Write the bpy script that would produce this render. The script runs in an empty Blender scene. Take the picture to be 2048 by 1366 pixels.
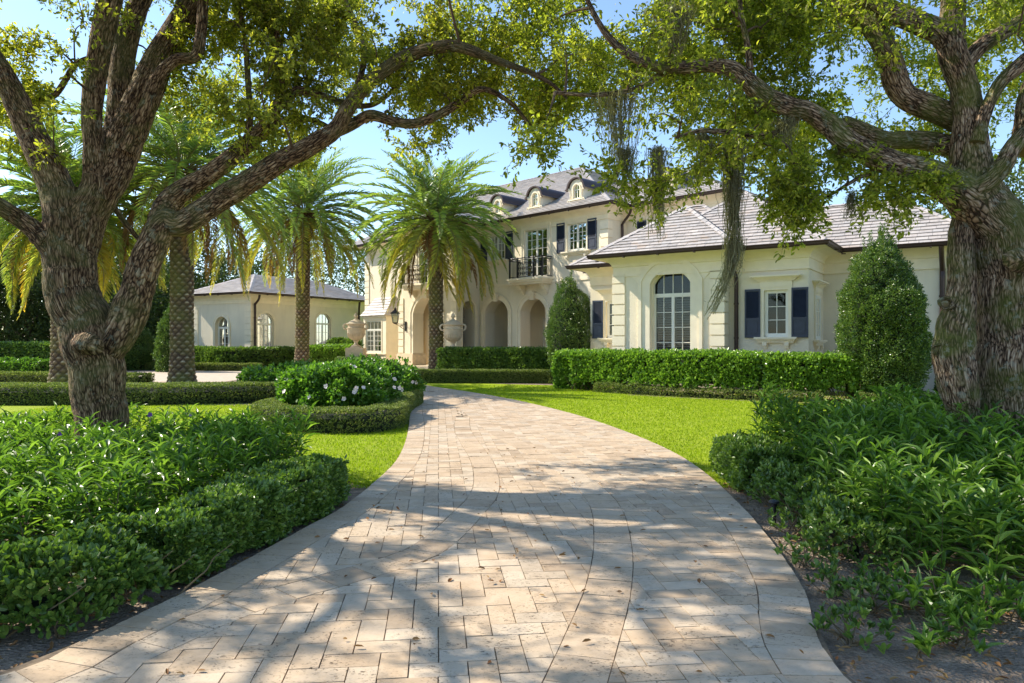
import bpy, math, random
import numpy as np
from mathutils import Vector, noise as mnoise
random.seed(7); RNG = np.random.default_rng(7)
PI = math.pi
sc = bpy.context.scene
COL = sc.collection
# ---------------------------------------------------------------- camera, sky, sun, exposure
F = 1400.0; HC = 1.7                      # focal length in photo pixels (2048 wide), eye height
cd = bpy.data.cameras.new('camera'); cam = bpy.data.objects.new('camera', cd); COL.objects.link(cam)
cam.location = (0, 0, HC); cam.rotation_euler = (PI/2, 0, 0)
cd.sensor_width = 36; cd.lens = F/2048*36; cd.clip_end = 2000; cd.clip_start = .05
sc.camera = cam
SUN_EL = math.radians(40); SUN_AZ = math.radians(162)      # direction towards the sun, counted from +X
sdir = Vector((math.cos(SUN_AZ)*math.cos(SUN_EL), math.sin(SUN_AZ)*math.cos(SUN_EL), math.sin(SUN_EL)))
w = bpy.data.worlds.new('World'); sc.world = w; w.use_nodes = True
nt = w.node_tree; nt.nodes.clear()
o_ = nt.nodes.new('ShaderNodeOutputWorld'); b_ = nt.nodes.new('ShaderNodeBackground'); s_ = nt.nodes.new('ShaderNodeTexSky')
s_.sky_type = 'NISHITA'; s_.sun_disc = False; s_.sun_elevation = SUN_EL; s_.sun_rotation = PI/2 - SUN_AZ
s_.air_density = 1.0; s_.dust_density = .25; s_.ozone_density = 2.7
b_.inputs[1].default_value = .15
nt.links.new(s_.outputs[0], b_.inputs[0]); nt.links.new(b_.outputs[0], o_.inputs[0])
sl = bpy.data.lights.new('sun', 'SUN'); sl.energy = 4.6; sl.angle = math.radians(.5); sl.color = (1, .91, .77)
so = bpy.data.objects.new('sun', sl); COL.objects.link(so); so.location = (-20, 10, 30)
so.rotation_euler = sdir.to_track_quat('Z', 'Y').to_euler()
sc.view_settings.view_transform = 'Standard'; sc.view_settings.look = 'None'
sc.view_settings.gamma = 1; sc.view_settings.exposure = .94
sc.cycles.max_bounces = 8; sc.cycles.transparent_max_bounces = 12
sc.cycles.use_denoising = True

# ---------------------------------------------------------------- helpers
def P(px, py, Y):                          # point at depth Y seen at photo pixel (px, py)
    return np.array(((px-1024)/F*Y, Y, HC+(683-py)/F*Y))
def G(px, py):                             # ground point seen at photo pixel
    Y = HC*F/(py-683); return ((px-1024)/F*Y, Y)
def proj(p):
    p = np.asarray(p, float); y = np.maximum(p[..., 1], .05)
    return 1024+F*p[..., 0]/y, 683-F*(p[..., 2]-HC)/y

class MB:
    def __init__(s): s.v = []; s.n = 0; s.f = []; s.uv = []; s.at = []
    def add(s, verts, faces, uv=None, tone=None):
        verts = np.asarray(verts, float).reshape(-1, 3)
        if isinstance(faces, np.ndarray): s.f.append(faces+s.n)
        else:
            by = {}
            for f in faces: by.setdefault(len(f), []).append(f)
            for k in by: s.f.append(np.array(by[k], int)+s.n)
        s.v.append(verts); s.n += len(verts)
        s.uv.append(np.zeros((len(verts), 2)) if uv is None else np.asarray(uv, float))
        s.at.append(np.full(len(verts), 0.0) if tone is None else np.broadcast_to(np.asarray(tone, float), (len(verts),)))
        return s
    def box(s, x0, x1, y0, y1, z0, z1, M=None):
        v = np.array([(x, y, z) for z in (z0, z1) for x, y in ((x0, y0), (x1, y0), (x1, y1), (x0, y1))], float)
        if M is not None: v = M(v)
        return s.add(v, [(3,2,1,0),(4,5,6,7),(0,1,5,4),(1,2,6,5),(2,3,7,6),(3,0,4,7)])
    def build(s, name, mat=None, parent=None, smooth=False, loc=None, attr=False):
        me = bpy.data.meshes.new(name)
        if s.n:
            V = np.concatenate(s.v)
            if parent is not None: V = V-np.array(parent['_base'])
            elif loc is not None: V = V-np.array(loc)
            lv = np.concatenate([f.ravel() for f in s.f]).astype(np.int32)
            tot = np.concatenate([np.full(len(f), f.shape[1]) for f in s.f]).astype(np.int32)
            st = np.concatenate(([0], np.cumsum(tot)[:-1])).astype(np.int32)
            me.vertices.add(len(V)); me.vertices.foreach_set('co', V.ravel().astype(np.float32))
            me.loops.add(len(lv)); me.loops.foreach_set('vertex_index', lv)
            me.polygons.add(len(tot)); me.polygons.foreach_set('loop_start', st)
            try: me.polygons.foreach_set('loop_total', tot)
            except Exception: pass
            me.polygons.foreach_set('use_smooth', np.full(len(tot), bool(smooth)))
            UV = np.concatenate(s.uv)
            if UV.any():
                ul = me.uv_layers.new(name='UVMap'); ul.data.foreach_set('uv', UV[lv].ravel().astype(np.float32))
            if attr:
                a = me.attributes.new('tone', 'FLOAT', 'POINT'); a.data.foreach_set('value', np.concatenate(s.at).astype(np.float32))
            me.update(calc_edges=True); me.validate()
        o = bpy.data.objects.new(name, me); COL.objects.link(o)
        if mat: me.materials.append(mat)
        if parent is not None: o.parent = parent; o['_base'] = parent['_base']
        else: o.location = loc or (0, 0, 0); o['_base'] = tuple(o.location)
        return o
def tag(o, label=None, cat=None, group=None, kind=None):
    if label: o['label'] = label
    if cat: o['category'] = cat
    if group: o['group'] = group
    if kind: o['kind'] = kind
    return o
def thing(name, label, cat, loc, group=None):
    o = bpy.data.objects.new(name, None); COL.objects.link(o); o.location = loc; o['_base'] = tuple(float(c) for c in loc)
    return tag(o, label, cat, group)
def dup(root, loc, label=None):
    r = root.copy(); COL.objects.link(r); r.location = loc
    if label: r['label'] = label
    for ch in list(root.children):
        c = ch.copy(); COL.objects.link(c); c.parent = r
        for g in ch.children: d = g.copy(); COL.objects.link(d); d.parent = c
    return r
def catmull(pts, n=6):
    pts = np.asarray(pts, float); p = np.vstack((2*pts[0]-pts[1], pts, 2*pts[-1]-pts[-2])); out = []
    for i in range(1, len(p)-2):
        for t in np.arange(n)/n:
            a, b, c, d = p[i-1], p[i], p[i+1], p[i+2]
            out.append(.5*((2*b)+(-a+c)*t+(2*a-5*b+4*c-d)*t*t+(-a+3*b-3*c+d)*t**3))
    out.append(p[-2]); return np.array(out)
def tube(mb, pts, rad, seg=8, cap=True, rough=0, uvs=1., tone=None):
    pts = np.asarray(pts, float); n = len(pts); rad = np.broadcast_to(np.asarray(rad, float), (n,))
    T = np.gradient(pts, axis=0); T /= np.linalg.norm(T, axis=1)[:, None]+1e-9
    a = np.array((0, 0, 1.)) if abs(T[0][2]) < .9 else np.array((1., 0, 0))
    U = np.cross(T[0], a); U /= np.linalg.norm(U); ang = np.arange(seg+1)/seg*2*PI; vs = []; uv = []; L = 0; rm_ = max(.02, float(rad.mean()))
    for i in range(n):
        U = U-T[i]*np.dot(U, T[i]); U /= np.linalg.norm(U)+1e-9; W = np.cross(T[i], U)
        r = rad[i]
        if rough:
            rr = []
            for q in ang[:-1]:
                d = math.cos(q)*U+math.sin(q)*W
                p = Vector(pts[i]+d*r)
                rr.append(r*(.96+rough*.45*mnoise.noise(p*2.0))+min(r, .25)*rough*.40*mnoise.noise(p*7.)+min(r, .2)*rough*.25*mnoise.noise(p*17.))
            rr.append(rr[0]); rr = np.array(rr)
        else: rr = np.full(seg+1, r)
        vs.append(pts[i]+(np.cos(ang)*rr)[:, None]*U+(np.sin(ang)*rr)[:, None]*W)
        if i: L += np.linalg.norm(pts[i]-pts[i-1])
        uv.append(np.stack((ang*rm_*uvs, np.full(seg+1, L*uvs)), 1))
    k = seg+1; i = np.arange(n-1)[:, None]*k; j = np.arange(seg)[None]
    f = np.stack((i+j, i+j+1, i+j+k+1, i+j+k), -1).reshape(-1, 4)
    mb.add(np.concatenate(vs), f, np.concatenate(uv), tone)
    if cap:
        for e in (0, n-1):
            mb.add(np.vstack((vs[e][:-1], pts[e]+T[e]*(rad[e]*.25 if e else -.0))), [(q, (q+1) % seg, seg) if e else ((q+1) % seg, q, seg) for q in range(seg)], np.ones((seg+1, 2))*uv[e][0])
def lathe(mb, prof, c, seg=32):
    ang = np.arange(seg)/seg*2*PI; n = len(prof)
    v = np.array([(c[0]+r*math.cos(a), c[1]+r*math.sin(a), c[2]+z) for r, z in prof for a in ang])
    mb.add(v, [(i*seg+j, i*seg+(j+1) % seg, (i+1)*seg+(j+1) % seg, (i+1)*seg+j) for i in range(n-1) for j in range(seg)])

# ---------------------------------------------------------------- materials
def mat(name):
    m = bpy.data.materials.new(name); m.use_nodes = True; n = m.node_tree; b = n.nodes['Principled BSDF']
    return m, n, b, n.nodes['Material Output']
def N(n, t, **k):
    x = n.nodes.new(t)
    for a, v in k.items(): setattr(x, a, v)
    return x
def ramp(n, fac, cols):
    r = N(n, 'ShaderNodeValToRGB'); n.links.new(fac, r.inputs[0]); e = r.color_ramp.elements
    while len(e) < len(cols): e.new(.5)
    for i, (p, c) in enumerate(cols): e[i].position = p; e[i].color = (*c, 1)
    return r.outputs[0]
def noise_(n, scale, detail=4, vec=None, rough=.5, dist=0):
    x = N(n, 'ShaderNodeTexNoise'); x.inputs['Scale'].default_value = scale; x.inputs['Detail'].default_value = detail
    x.inputs['Roughness'].default_value = rough; x.inputs['Distortion'].default_value = dist
    if vec is None:
        tc = N(n, 'ShaderNodeTexCoord'); vec = tc.outputs['Object']
    n.links.new(vec, x.inputs['Vector']); return x.outputs['Fac']
def math_(n, op, a, b=None, c=None):
    x = N(n, 'ShaderNodeMath', operation=op)
    for i, q in enumerate((a, b, c)):
        if q is None: continue
        if isinstance(q, (int, float)): x.inputs[i].default_value = q
        else: n.links.new(q, x.inputs[i])
    return x.outputs[0]
def mixc(n, f, a, b, mode='MIX'):
    x = N(n, 'ShaderNodeMix', data_type='RGBA', blend_type=mode)
    for i, q in ((0, f), (6, a), (7, b)):
        if isinstance(q, (int, float)): x.inputs[i].default_value = q
        elif isinstance(q, tuple): x.inputs[i].default_value = (*q, 1)
        else: n.links.new(q, x.inputs[i])
    return x.outputs[2]
def bump(n, b, h, strength=.4, dist=.02):
    x = N(n, 'ShaderNodeBump'); x.inputs['Strength'].default_value = strength; x.inputs['Distance'].default_value = dist
    n.links.new(h, x.inputs['Height']); n.links.new(x.outputs[0], b.inputs['Normal']); return x
def simple(name, c, rough=.6, var=.15, scale=6, bmp=0, bscale=40, metal=0, spec=.5):
    m, n, b, o = mat(name)
    f = noise_(n, scale)
    n.links.new(ramp(n, f, [(.3, tuple(x*(1-var) for x in c)), (.7, tuple(min(1, x*(1+var)) for x in c))]), b.inputs['Base Color'])
    b.inputs['Roughness'].default_value = rough; b.inputs['Metallic'].default_value = metal; b.inputs['Specular IOR Level'].default_value = spec
    if bmp: bump(n, b, noise_(n, bscale, 6), bmp, .01)
    return m
def leafmat(name, cols, trans=.4, rough=.45, spec=.35, tcol=1.25, patch=1.2, tone=None):
    """cols: list of (pos, colour) picked per leaf; tone: colour reached where the 'tone' attribute is 1"""
    m, n, b, o = mat(name)
    g = N(n, 'ShaderNodeNewGeometry')
    f = math_(n, 'ADD', math_(n, 'MULTIPLY', g.outputs['Random Per Island'], .75), math_(n, 'MULTIPLY', noise_(n, patch, 3), .42))
    f = math_(n, 'SUBTRACT', f, .08)
    c = ramp(n, f, cols)
    if tone:
        a = N(n, 'ShaderNodeAttribute', attribute_name='tone')
        c = mixc(n, a.outputs['Fac'], c, tone)
    n.links.new(c, b.inputs['Base Color'])
    b.inputs['Roughness'].default_value = rough; b.inputs['Specular IOR Level'].default_value = spec
    t = N(n, 'ShaderNodeBsdfTranslucent'); c2 = mixc(n, 1., c, (tcol*1.15, tcol*1.3, tcol*.55), 'MULTIPLY')
    n.links.new(c2, t.inputs['Color'])
    x = N(n, 'ShaderNodeMixShader'); x.inputs[0].default_value = trans
    n.links.new(b.outputs[0], x.inputs[1]); n.links.new(t.outputs[0], x.inputs[2]); n.links.new(x.outputs[0], o.inputs['Surface'])
    return m
M = {}
def stucco(name, c):
    m, n, b, o = mat(name)
    f = noise_(n, .9, 5); c1 = ramp(n, f, [(.3, tuple(x*.93 for x in c)), (.75, tuple(min(1, x*1.05) for x in c))])
    zz = N(n, 'ShaderNodeTexCoord'); mz = N(n, 'ShaderNodeMapping'); n.links.new(zz.outputs['Object'], mz.inputs[0]); mz.inputs['Scale'].default_value = (1, 1, .12)
    c1 = mixc(n, math_(n, 'MULTIPLY', ramp(n, noise_(n, 3.5, 5, mz.outputs[0]), [(.50, (0, 0, 0)), (.72, (1, 1, 1))]), .22), c1, tuple(x*.72 for x in c))
    st = noise_(n, 2.2, 6, dist=1.5); c2 = mixc(n, math_(n, 'MULTIPLY', math_(n, 'GREATER_THAN', st, .68), .12), c1, tuple(x*.75 for x in c))
    n.links.new(c2, b.inputs['Base Color']); b.inputs['Roughness'].default_value = .85; b.inputs['Specular IOR Level'].default_value = .2
    v = N(n, 'ShaderNodeTexVoronoi'); v.inputs['Scale'].default_value = 22; tc = N(n, 'ShaderNodeTexCoord')
    n.links.new(tc.outputs['Object'], v.inputs['Vector'])
    bump(n, b, math_(n, 'ADD', noise_(n, 30, 6, dist=2.), math_(n, 'MULTIPLY', v.outputs['Distance'], .5)), .5, .012)
    return m
M['stucco'] = stucco('stucco', (.80, .71, .53))
M['trim'] = simple('cast_stone_trim', (.83, .73, .53), .7, .05, 3, .12, 60)
M['stone'] = simple('coral_stone', (.62, .50, .34), .8, .14, 5, .4, 35)
M['white'] = simple('white_paint', (.80, .77, .66), .4, .02, 3)
M['bronze'] = simple('bronze_gutter', (.055, .032, .025), .45, .2, 4, 0, 30, .3)
M['iron'] = simple('black_iron', (.02, .02, .022), .45, .2, 8, 0, 30, .4)
M['shutter'] = simple('navy_shutter_paint', (.032, .042, .068), .5, .15, 8)
M['louvre'] = simple('louvre_paint', (.15, .16, .155), .5, .05, 3)
M['dark'] = simple('dark_interior', (.012, .012, .014), .8)  # near-black colour standing in for the dimness of unlit rooms
M['curtain'] = simple('curtain', (.16, .14, .11), .9)
M['terra'] = simple('terracotta_pot', (.45, .2, .1), .8)
def glass():
    m, n, b, o = mat('window_glass'); n.nodes.remove(b)
    t = N(n, 'ShaderNodeBsdfTransparent'); g = N(n, 'ShaderNodeBsdfGlossy'); t.inputs[0].default_value = (.72, .78, .76, 1)
    g.inputs['Roughness'].default_value = .02; g.inputs['Color'].default_value = (.55, .6, .62, 1)
    fr = N(n, 'ShaderNodeFresnel'); fr.inputs[0].default_value = 1.6
    tc = N(n, 'ShaderNodeTexCoord'); bp = N(n, 'ShaderNodeBump'); bp.inputs['Strength'].default_value = .12; bp.inputs['Distance'].default_value = .02
    n.links.new(noise_(n, 2.5, 1), bp.inputs['Height']); n.links.new(bp.outputs[0], g.inputs['Normal'])
    x = N(n, 'ShaderNodeMixShader'); n.links.new(math_(n, 'ADD', math_(n, 'MULTIPLY', fr.outputs[0], .8), .01), x.inputs[0])
    n.links.new(t.outputs[0], x.inputs[1]); n.links.new(g.outputs[0], x.inputs[2]); n.links.new(x.outputs[0], o.inputs[0])
    return m
M['glass'] = glass()
def slate():
    m, n, b, o = mat('slate'); g = N(n, 'ShaderNodeNewGeometry')
    c = ramp(n, g.outputs['Random Per Island'], [(0, (.29, .27, .25)), (.3, (.40, .365, .335)), (.6, (.47, .42, .38)), (.85, (.38, .365, .35)), (1, (.57, .52, .47))])
    c = mixc(n, .3, c, ramp(n, noise_(n, 9, 6), [(.3, (.22, .20, .185)), (.7, (.54, .48, .43))]))
    c = mixc(n, math_(n, 'MULTIPLY', math_(n, 'GREATER_THAN', noise_(n, 1.1, 6, dist=1.), .62), .3), c, (.42, .29, .18))
    n.links.new(c, b.inputs['Base Color']); b.inputs['Roughness'].default_value = .5; b.inputs['Specular IOR Level'].default_value = .5
    bump(n, b, noise_(n, 28, 6), .35, .01); return m
M['slate'] = slate()
def bark(name, cols, moss, lich):
    m, n, b, o = mat(name); uv = N(n, 'ShaderNodeUVMap'); mp = N(n, 'ShaderNodeMapping'); tc = N(n, 'ShaderNodeTexCoord')
    n.links.new(uv.outputs[0], mp.inputs[0]); mp.inputs['Scale'].default_value = (1, .22, 1)
    ns = noise_(n, 14, 3, mp.outputs[0]); ad = N(n, 'ShaderNodeVectorMath', operation='ADD'); cb = N(n, 'ShaderNodeCombineXYZ')
    n.links.new(math_(n, 'MULTIPLY', ns, .035), cb.inputs[0]); n.links.new(math_(n, 'MULTIPLY', ns, -.03), cb.inputs[1])
    n.links.new(mp.outputs[0], ad.inputs[0]); n.links.new(cb.outputs[0], ad.inputs[1])
    v = N(n, 'ShaderNodeTexVoronoi', feature='DISTANCE_TO_EDGE'); v.inputs['Scale'].default_value = 46; v.inputs['Randomness'].default_value = 1
    n.links.new(ad.outputs[0], v.inputs['Vector'])
    rid = ramp(n, v.outputs['Distance'], [(.03, (0, 0, 0)), (.16, (.6, .6, .6)), (.4, (1, 1, 1))])
    fine = noise_(n, 70, 6, mp.outputs[0], .65)
    mp2 = N(n, 'ShaderNodeMapping'); n.links.new(uv.outputs[0], mp2.inputs[0]); mp2.inputs['Scale'].default_value = (1, .16, 1)
    rg = math_(n, 'SUBTRACT', 1, math_(n, 'ABSOLUTE', math_(n, 'MULTIPLY_ADD', noise_(n, 17, 4, mp2.outputs[0], .55, .4), 4, -2)))
    rg = math_(n, 'MAXIMUM', rg, 0)
    h = math_(n, 'ADD', math_(n, 'ADD', math_(n, 'MULTIPLY', rid, .50), math_(n, 'MULTIPLY', math_(n, 'SUBTRACT', .75, rg), .62)), math_(n, 'MULTIPLY', fine, .75))
    base = ramp(n, math_(n, 'MULTIPLY', h, .7), cols)
    big = noise_(n, 1.7, 5, tc.outputs['Object'], .6, .6)
    base = mixc(n, math_(n, 'MULTIPLY', ramp(n, big, [(.47, (0, 0, 0)), (.62, (1, 1, 1))]), moss[3]), base, moss[:3])
    l = noise_(n, 9, 5, tc.outputs['Object'], .7)
    base = mixc(n, math_(n, 'MULTIPLY', ramp(n, l, [(.58, (0, 0, 0)), (.64, (1, 1, 1))]), lich[3]), base, lich[:3])
    n.links.new(base, b.inputs['Base Color']); b.inputs['Roughness'].default_value = .9; b.inputs['Specular IOR Level'].default_value = .2
    bump(n, b, h, 1., .035); return m
M['bark_left'] = bark('oak_bark_brown', [(.24, (.035, .019, .010)), (.46, (.24, .15, .082)), (.80, (.62, .45, .28))], (.15, .165, .05, .5), (.34, .36, .26, .4))
M['bark_right'] = bark('oak_bark_mossy', [(.24, (.04, .025, .015)), (.45, (.30, .20, .125)), (.78, (.72, .56, .40))], (.13, .16, .03, .7), (.40, .43, .34, .45))
M['twig'] = simple('twig_bark', (.10, .065, .04), .9, .4, 20)
M['knot'] = simple('knot_wood', (.24, .17, .10), .9, .6, 14, 1., 22)
def palmtrunk():
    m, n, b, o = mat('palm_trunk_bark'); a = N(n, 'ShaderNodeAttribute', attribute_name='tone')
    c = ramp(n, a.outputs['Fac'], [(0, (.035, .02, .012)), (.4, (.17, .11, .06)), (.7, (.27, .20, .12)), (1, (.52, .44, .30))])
    c = mixc(n, math_(n, 'MULTIPLY', ramp(n, noise_(n, 1.3, 4), [(.42, (0, 0, 0)), (.6, (1, 1, 1))]), .55), c, (.16, .17, .03))
    n.links.new(c, b.inputs['Base Color']); b.inputs['Roughness'].default_value = .9; bump(n, b, noise_(n, 50, 5), .6, .015); return m
M['palm_trunk'] = palmtrunk()
M['palm_boot'] = simple('palm_boot_fibre', (.13, .05, .028), .9, .45, 14, .6, 40)
G_ = lambda *a: [(i/(len(a)-1), c) for i, c in enumerate(a)]
M['oak_leaf'] = leafmat('oak_leaf', G_((.06, .074, .014), (.15, .165, .025), (.28, .275, .042), (.46, .38, .09)), .6, .42, .4, 1.7)
M['oak_leaf_right'] = leafmat('oak_leaf_right', G_((.06, .082, .014), (.15, .18, .025), (.28, .295, .042), (.46, .42, .09)), .6, .4, .4, 1.7)
M['palm'] = leafmat('palm_leaflet', G_((.08, .13, .04), (.14, .21, .05), (.22, .30, .07), (.34, .38, .12)), .45, .35, .55, 1.6, .8, (.75, .42, .04))
M['palm_dry'] = leafmat('palm_dry_leaflet', G_((.20, .11, .05), (.30, .17, .07), (.42, .26, .10)), .3, .7, .2, 1.1)
M['clusia'] = leafmat('clusia_leaf', G_((.055, .12, .018), (.13, .24, .03), (.22, .36, .045), (.36, .49, .09)), .3, .3, .6, 1.3)
M['ficus'] = leafmat('ficus_leaf', G_((.035, .07, .014), (.08, .15, .026), (.155, .245, .04), (.30, .40, .085)), .3, .35, .55, 1.2)
M['boxleaf'] = leafmat('boxwood_leaf', G_((.06, .09, .02), (.12, .165, .035), (.21, .25, .07), (.34, .35, .14)), .3, .5, .3, 1.2)
M['holly'] = leafmat('holly_leaf', G_((.025, .055, .014), (.06, .12, .024), (.12, .195, .035), (.25, .32, .07)), .25, .32, .55, 1.2)
M['petunia'] = leafmat('lance_leaf', G_((.03, .065, .012), (.075, .15, .02), (.15, .26, .035), (.30, .43, .08)), .35, .35, .5, 1.35)
M['hibiscus'] = leafmat('hibiscus_leaf', G_((.03, .085, .012), (.07, .16, .02), (.13, .25, .03), (.22, .34, .06)), .4, .35, .5, 1.3)
M['bgleaf'] = leafmat('far_leaf', G_((.022, .040, .012), (.045, .07, .018), (.08, .115, .028), (.12, .15, .04)), .3, .5, .3, 1.3, .4)
M['moss'] = leafmat('spanish_moss', G_((.12, .11, .06), (.24, .22, .13), (.42, .40, .27)), .35, .8, .1, 1.1)
M['litter'] = leafmat('fallen_leaf', G_((.16, .06, .02), (.25, .13, .05), (.33, .22, .09)), .1, .7, .2, 1.)
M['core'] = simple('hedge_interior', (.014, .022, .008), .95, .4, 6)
M['stem'] = simple('plant_stem', (.14, .10, .05), .85, .3, 10)
M['petal_white'] = simple('white_petal', (.80, .70, .66), .6, .05)
M['petal_purple'] = simple('purple_petal', (.25, .10, .50), .6, .05)
def soil():
    m, n, b, o = mat('soil'); f = noise_(n, 6, 8, rough=.65)
    c = ramp(n, f, [(.3, (.15, .11, .075)), (.5, (.32, .245, .175)), (.72, (.52, .41, .30))])
    v = N(n, 'ShaderNodeTexVoronoi'); v.inputs['Scale'].default_value = 45; tc = N(n, 'ShaderNodeTexCoord'); n.links.new(tc.outputs['Object'], v.inputs['Vector'])
    c = mixc(n, .3, c, ramp(n, v.outputs['Distance'], [(0, (.25, .2, .15)), (.7, (.05, .03, .02))]))
    n.links.new(c, b.inputs['Base Color']); b.inputs['Roughness'].default_value = .95
    bump(n, b, math_(n, 'ADD', noise_(n, 35, 8), v.outputs['Distance']), .8, .03); return m
M['soil'] = soil()
def lawn():
    m, n, b, o = mat('lawn'); f = noise_(n, 1.3, 5); g = noise_(n, 160, 4, rough=.7)
    c = ramp(n, f, [(.3, (.22, .30, .010)), (.55, (.28, .36, .012)), (.75, (.35, .41, .02))])
    c = mixc(n, math_(n, 'MULTIPLY', ramp(n, noise_(n, .35, 4), [(.45, (0, 0, 0)), (.65, (1, 1, 1))]), .35), c, (.38, .40, .05))
    c = mixc(n, .45, c, ramp(n, g, [(.3, (.11, .18, .008)), (.7, (.42, .50, .03))]))
    n.links.new(c, b.inputs['Base Color']); b.inputs['Roughness'].default_value = .8; b.inputs['Specular IOR Level'].default_value = .15
    bump(n, b, g, .7, .02); return m
M['lawn'] = lawn()
M['blade'] = leafmat('grass_blade', G_((.14, .22, .010), (.26, .34, .012), (.38, .44, .02)), .4, .5, .25, 1.2)
def travertine(name='travertine', bright=.95):
    m, n, b, o = mat(name); g = N(n, 'ShaderNodeNewGeometry'); k = lambda *c: tuple(x*bright for x in c)
    c = ramp(n, g.outputs['Random Per Island'], [(0, k(.40, .28, .17)), (.25, k(.54, .395, .25)), (.5, k(.60, .44, .28)), (.75, k(.52, .42, .30)), (1, k(.66, .53, .38))])
    c = mixc(n, .35, c, ramp(n, noise_(n, 5, 6, rough=.6, dist=.6), [(.3, k(.34, .25, .165)), (.7, k(.66, .55, .42))]))
    tc = N(n, 'ShaderNodeTexCoord'); mp = N(n, 'ShaderNodeMapping'); n.links.new(tc.outputs['Object'], mp.inputs[0]); mp.inputs['Scale'].default_value = (1, 1.9, 1)
    pit = noise_(n, 42, 3, mp.outputs[0], .55, .8); pm = ramp(n, pit, [(.60, (0, 0, 0)), (.645, (1, 1, 1))])
    pr = ramp(n, noise_(n, 3.2, 4), [(.42, (.15, .15, .15)), (.6, (1, 1, 1))]); pm = math_(n, 'MULTIPLY', pm, pr)
    grime = ramp(n, noise_(n, 1.5, 7, rough=.7), [(.52, (0, 0, 0)), (.72, (1, 1, 1))])
    c = mixc(n, math_(n, 'MULTIPLY', grime, .35), c, k(.22, .155, .10))
    c = mixc(n, math_(n, 'MULTIPLY', pm, .85), c, k(.10, .065, .035))
    n.links.new(c, b.inputs['Base Color']); b.inputs['Roughness'].default_value = .62; b.inputs['Specular IOR Level'].default_value = .35
    h = math_(n, 'SUBTRACT', math_(n, 'MULTIPLY', noise_(n, 60, 5), .35), pm); bump(n, b, h, .6, .008); return m
M['travertine'] = travertine()
M['grout'] = simple('joint_sand', (.15, .11, .07), .95, .4, 30)
# ---------------------------------------------------------------- ground
def poly_obj(name, pts, z, m, kind='structure'):
    mb = MB(); mb.add([(x, y, z) for x, y in pts], [tuple(range(len(pts)))])
    o = mb.build(name, m); o['kind'] = kind; return o
poly_obj('ground', [(-900, -300), (900, -300), (900, 1500), (-900, 1500)], -.02, M['soil'])
RE = [G(*p) for p in ((1690,1366),(1610,1190),(1540,1085),(1480,1015),(1410,950),(1340,905),(1240,862),(1130,826),(1000,796),(880,777),(815,769))]
LE = [G(*p) for p in ((8,1364),(105,1321),(203,1274),(340,1208),(488,1130),(609,1063),(680,1024),(758,961),(797,918),(815,870),(818,832))]
RE = [(RE[0][0]+.35, -6), (RE[0][0]+.22, 1.5)]+RE+[(-8.5, 29.6), (-12, 30.5)]
LE = [(LE[0][0]-2.2, -6), (LE[0][0]-1.0, 1.9)]+LE+[(-2.9, 19.2), (-4.2, 22.4), (-6.8, 25), (-12, 26.2)]
REc = catmull(np.array(RE), 5); LEc = catmull(np.array(LE), 5)
def sdist(line, pts):                      # signed distance, positive to the right of a line that runs away from the camera
    a, b = line[:-1], line[1:]; d = b-a; L2 = (d**2).sum(1)
    p = np.asarray(pts)[:, None]; t = np.clip(((p-a)*d).sum(2)/L2, 0, 1); q = p-(a+t[..., None]*d); D = np.hypot(q[..., 0], q[..., 1])
    k = D.argmin(1); i = np.arange(len(k)); s = d[k, 0]*q[i, k, 1]-d[k, 1]*q[i, k, 0]; return -np.sign(s)*D[i, k]
def clip(poly, f):
    out = []
    for i in range(len(poly)):
        a, b, fa, fb = poly[i], poly[(i+1) % len(poly)], f[i], f[(i+1) % len(poly)]
        if fa >= 0: out.append(a)
        if fa*fb < 0: out.append(a+(b-a)*fa/(fa-fb))
    return out
# lawn sheet: everywhere behind the planting beds, cut out by the driveway laid on top
yy = lambda l, lo, hi: [tuple(p) for p in l if lo < p[1] < hi]
lawn_pts = [(-60, 9.6), (-3.0, 9.3), (-1.3, 8.0)]+[(1.0, 8.0), (2.2, 8.1), (3.6, 9.2), (60, 9.6), (60, 75), (-60, 75)]
mb = MB(); gx = np.linspace(-60, 60, 60)
mb.add([(x, y, 0.) for x, y in lawn_pts], [tuple(range(len(lawn_pts)))])
tag(mb.build('lawn', M['lawn']), kind='structure')
# driveway: base sheet, then single travertine pavers
base = [tuple(p) for p in REc]+[tuple(p) for p in LEc[::-1]]
mb = MB(); n_ = min(len(REc), len(LEc)); 
def resamp(l, n):
    d = np.concatenate(([0], np.cumsum(np.hypot(*np.diff(l, axis=0).T)))); t = np.linspace(0, d[-1], n)
    return np.stack((np.interp(t, d, l[:, 0]), np.interp(t, d, l[:, 1])), 1)
A_, B_ = resamp(LEc, 60), resamp(REc, 60)
mb.add([(x, y, .028) for x, y in A_]+[(x, y, .028) for x, y in B_], [(i, 60+i, 61+i, i+1) for i in range(59)])
tag(mb.build('driveway_bed', M['grout']), kind='structure')
BW = .31
bandL = catmull(np.array([G(160,1366), G(330,1290), G(480,1225), G(700,1160), G(850,1110), G(930,1040), G(972,985), G(965,930), G(940,890), G(925,862), G(925,838)]), 5)
bandL = np.vstack((bandL[0]+(bandL[0]-bandL[2])*6, bandL))
bandR = catmull(np.array([G(1155,1366), G(1190,1270), G(1218,1180), G(1225,1090), G(1205,1010), G(1140,950), G(1060,905), G(1000,872), G(965,846), G(930,820), G(895,800), G(862,786)]), 5)
bandR = np.vstack((bandR[0]+(bandR[0]-bandR[1])*14, bandR))
pav = MB()
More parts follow.
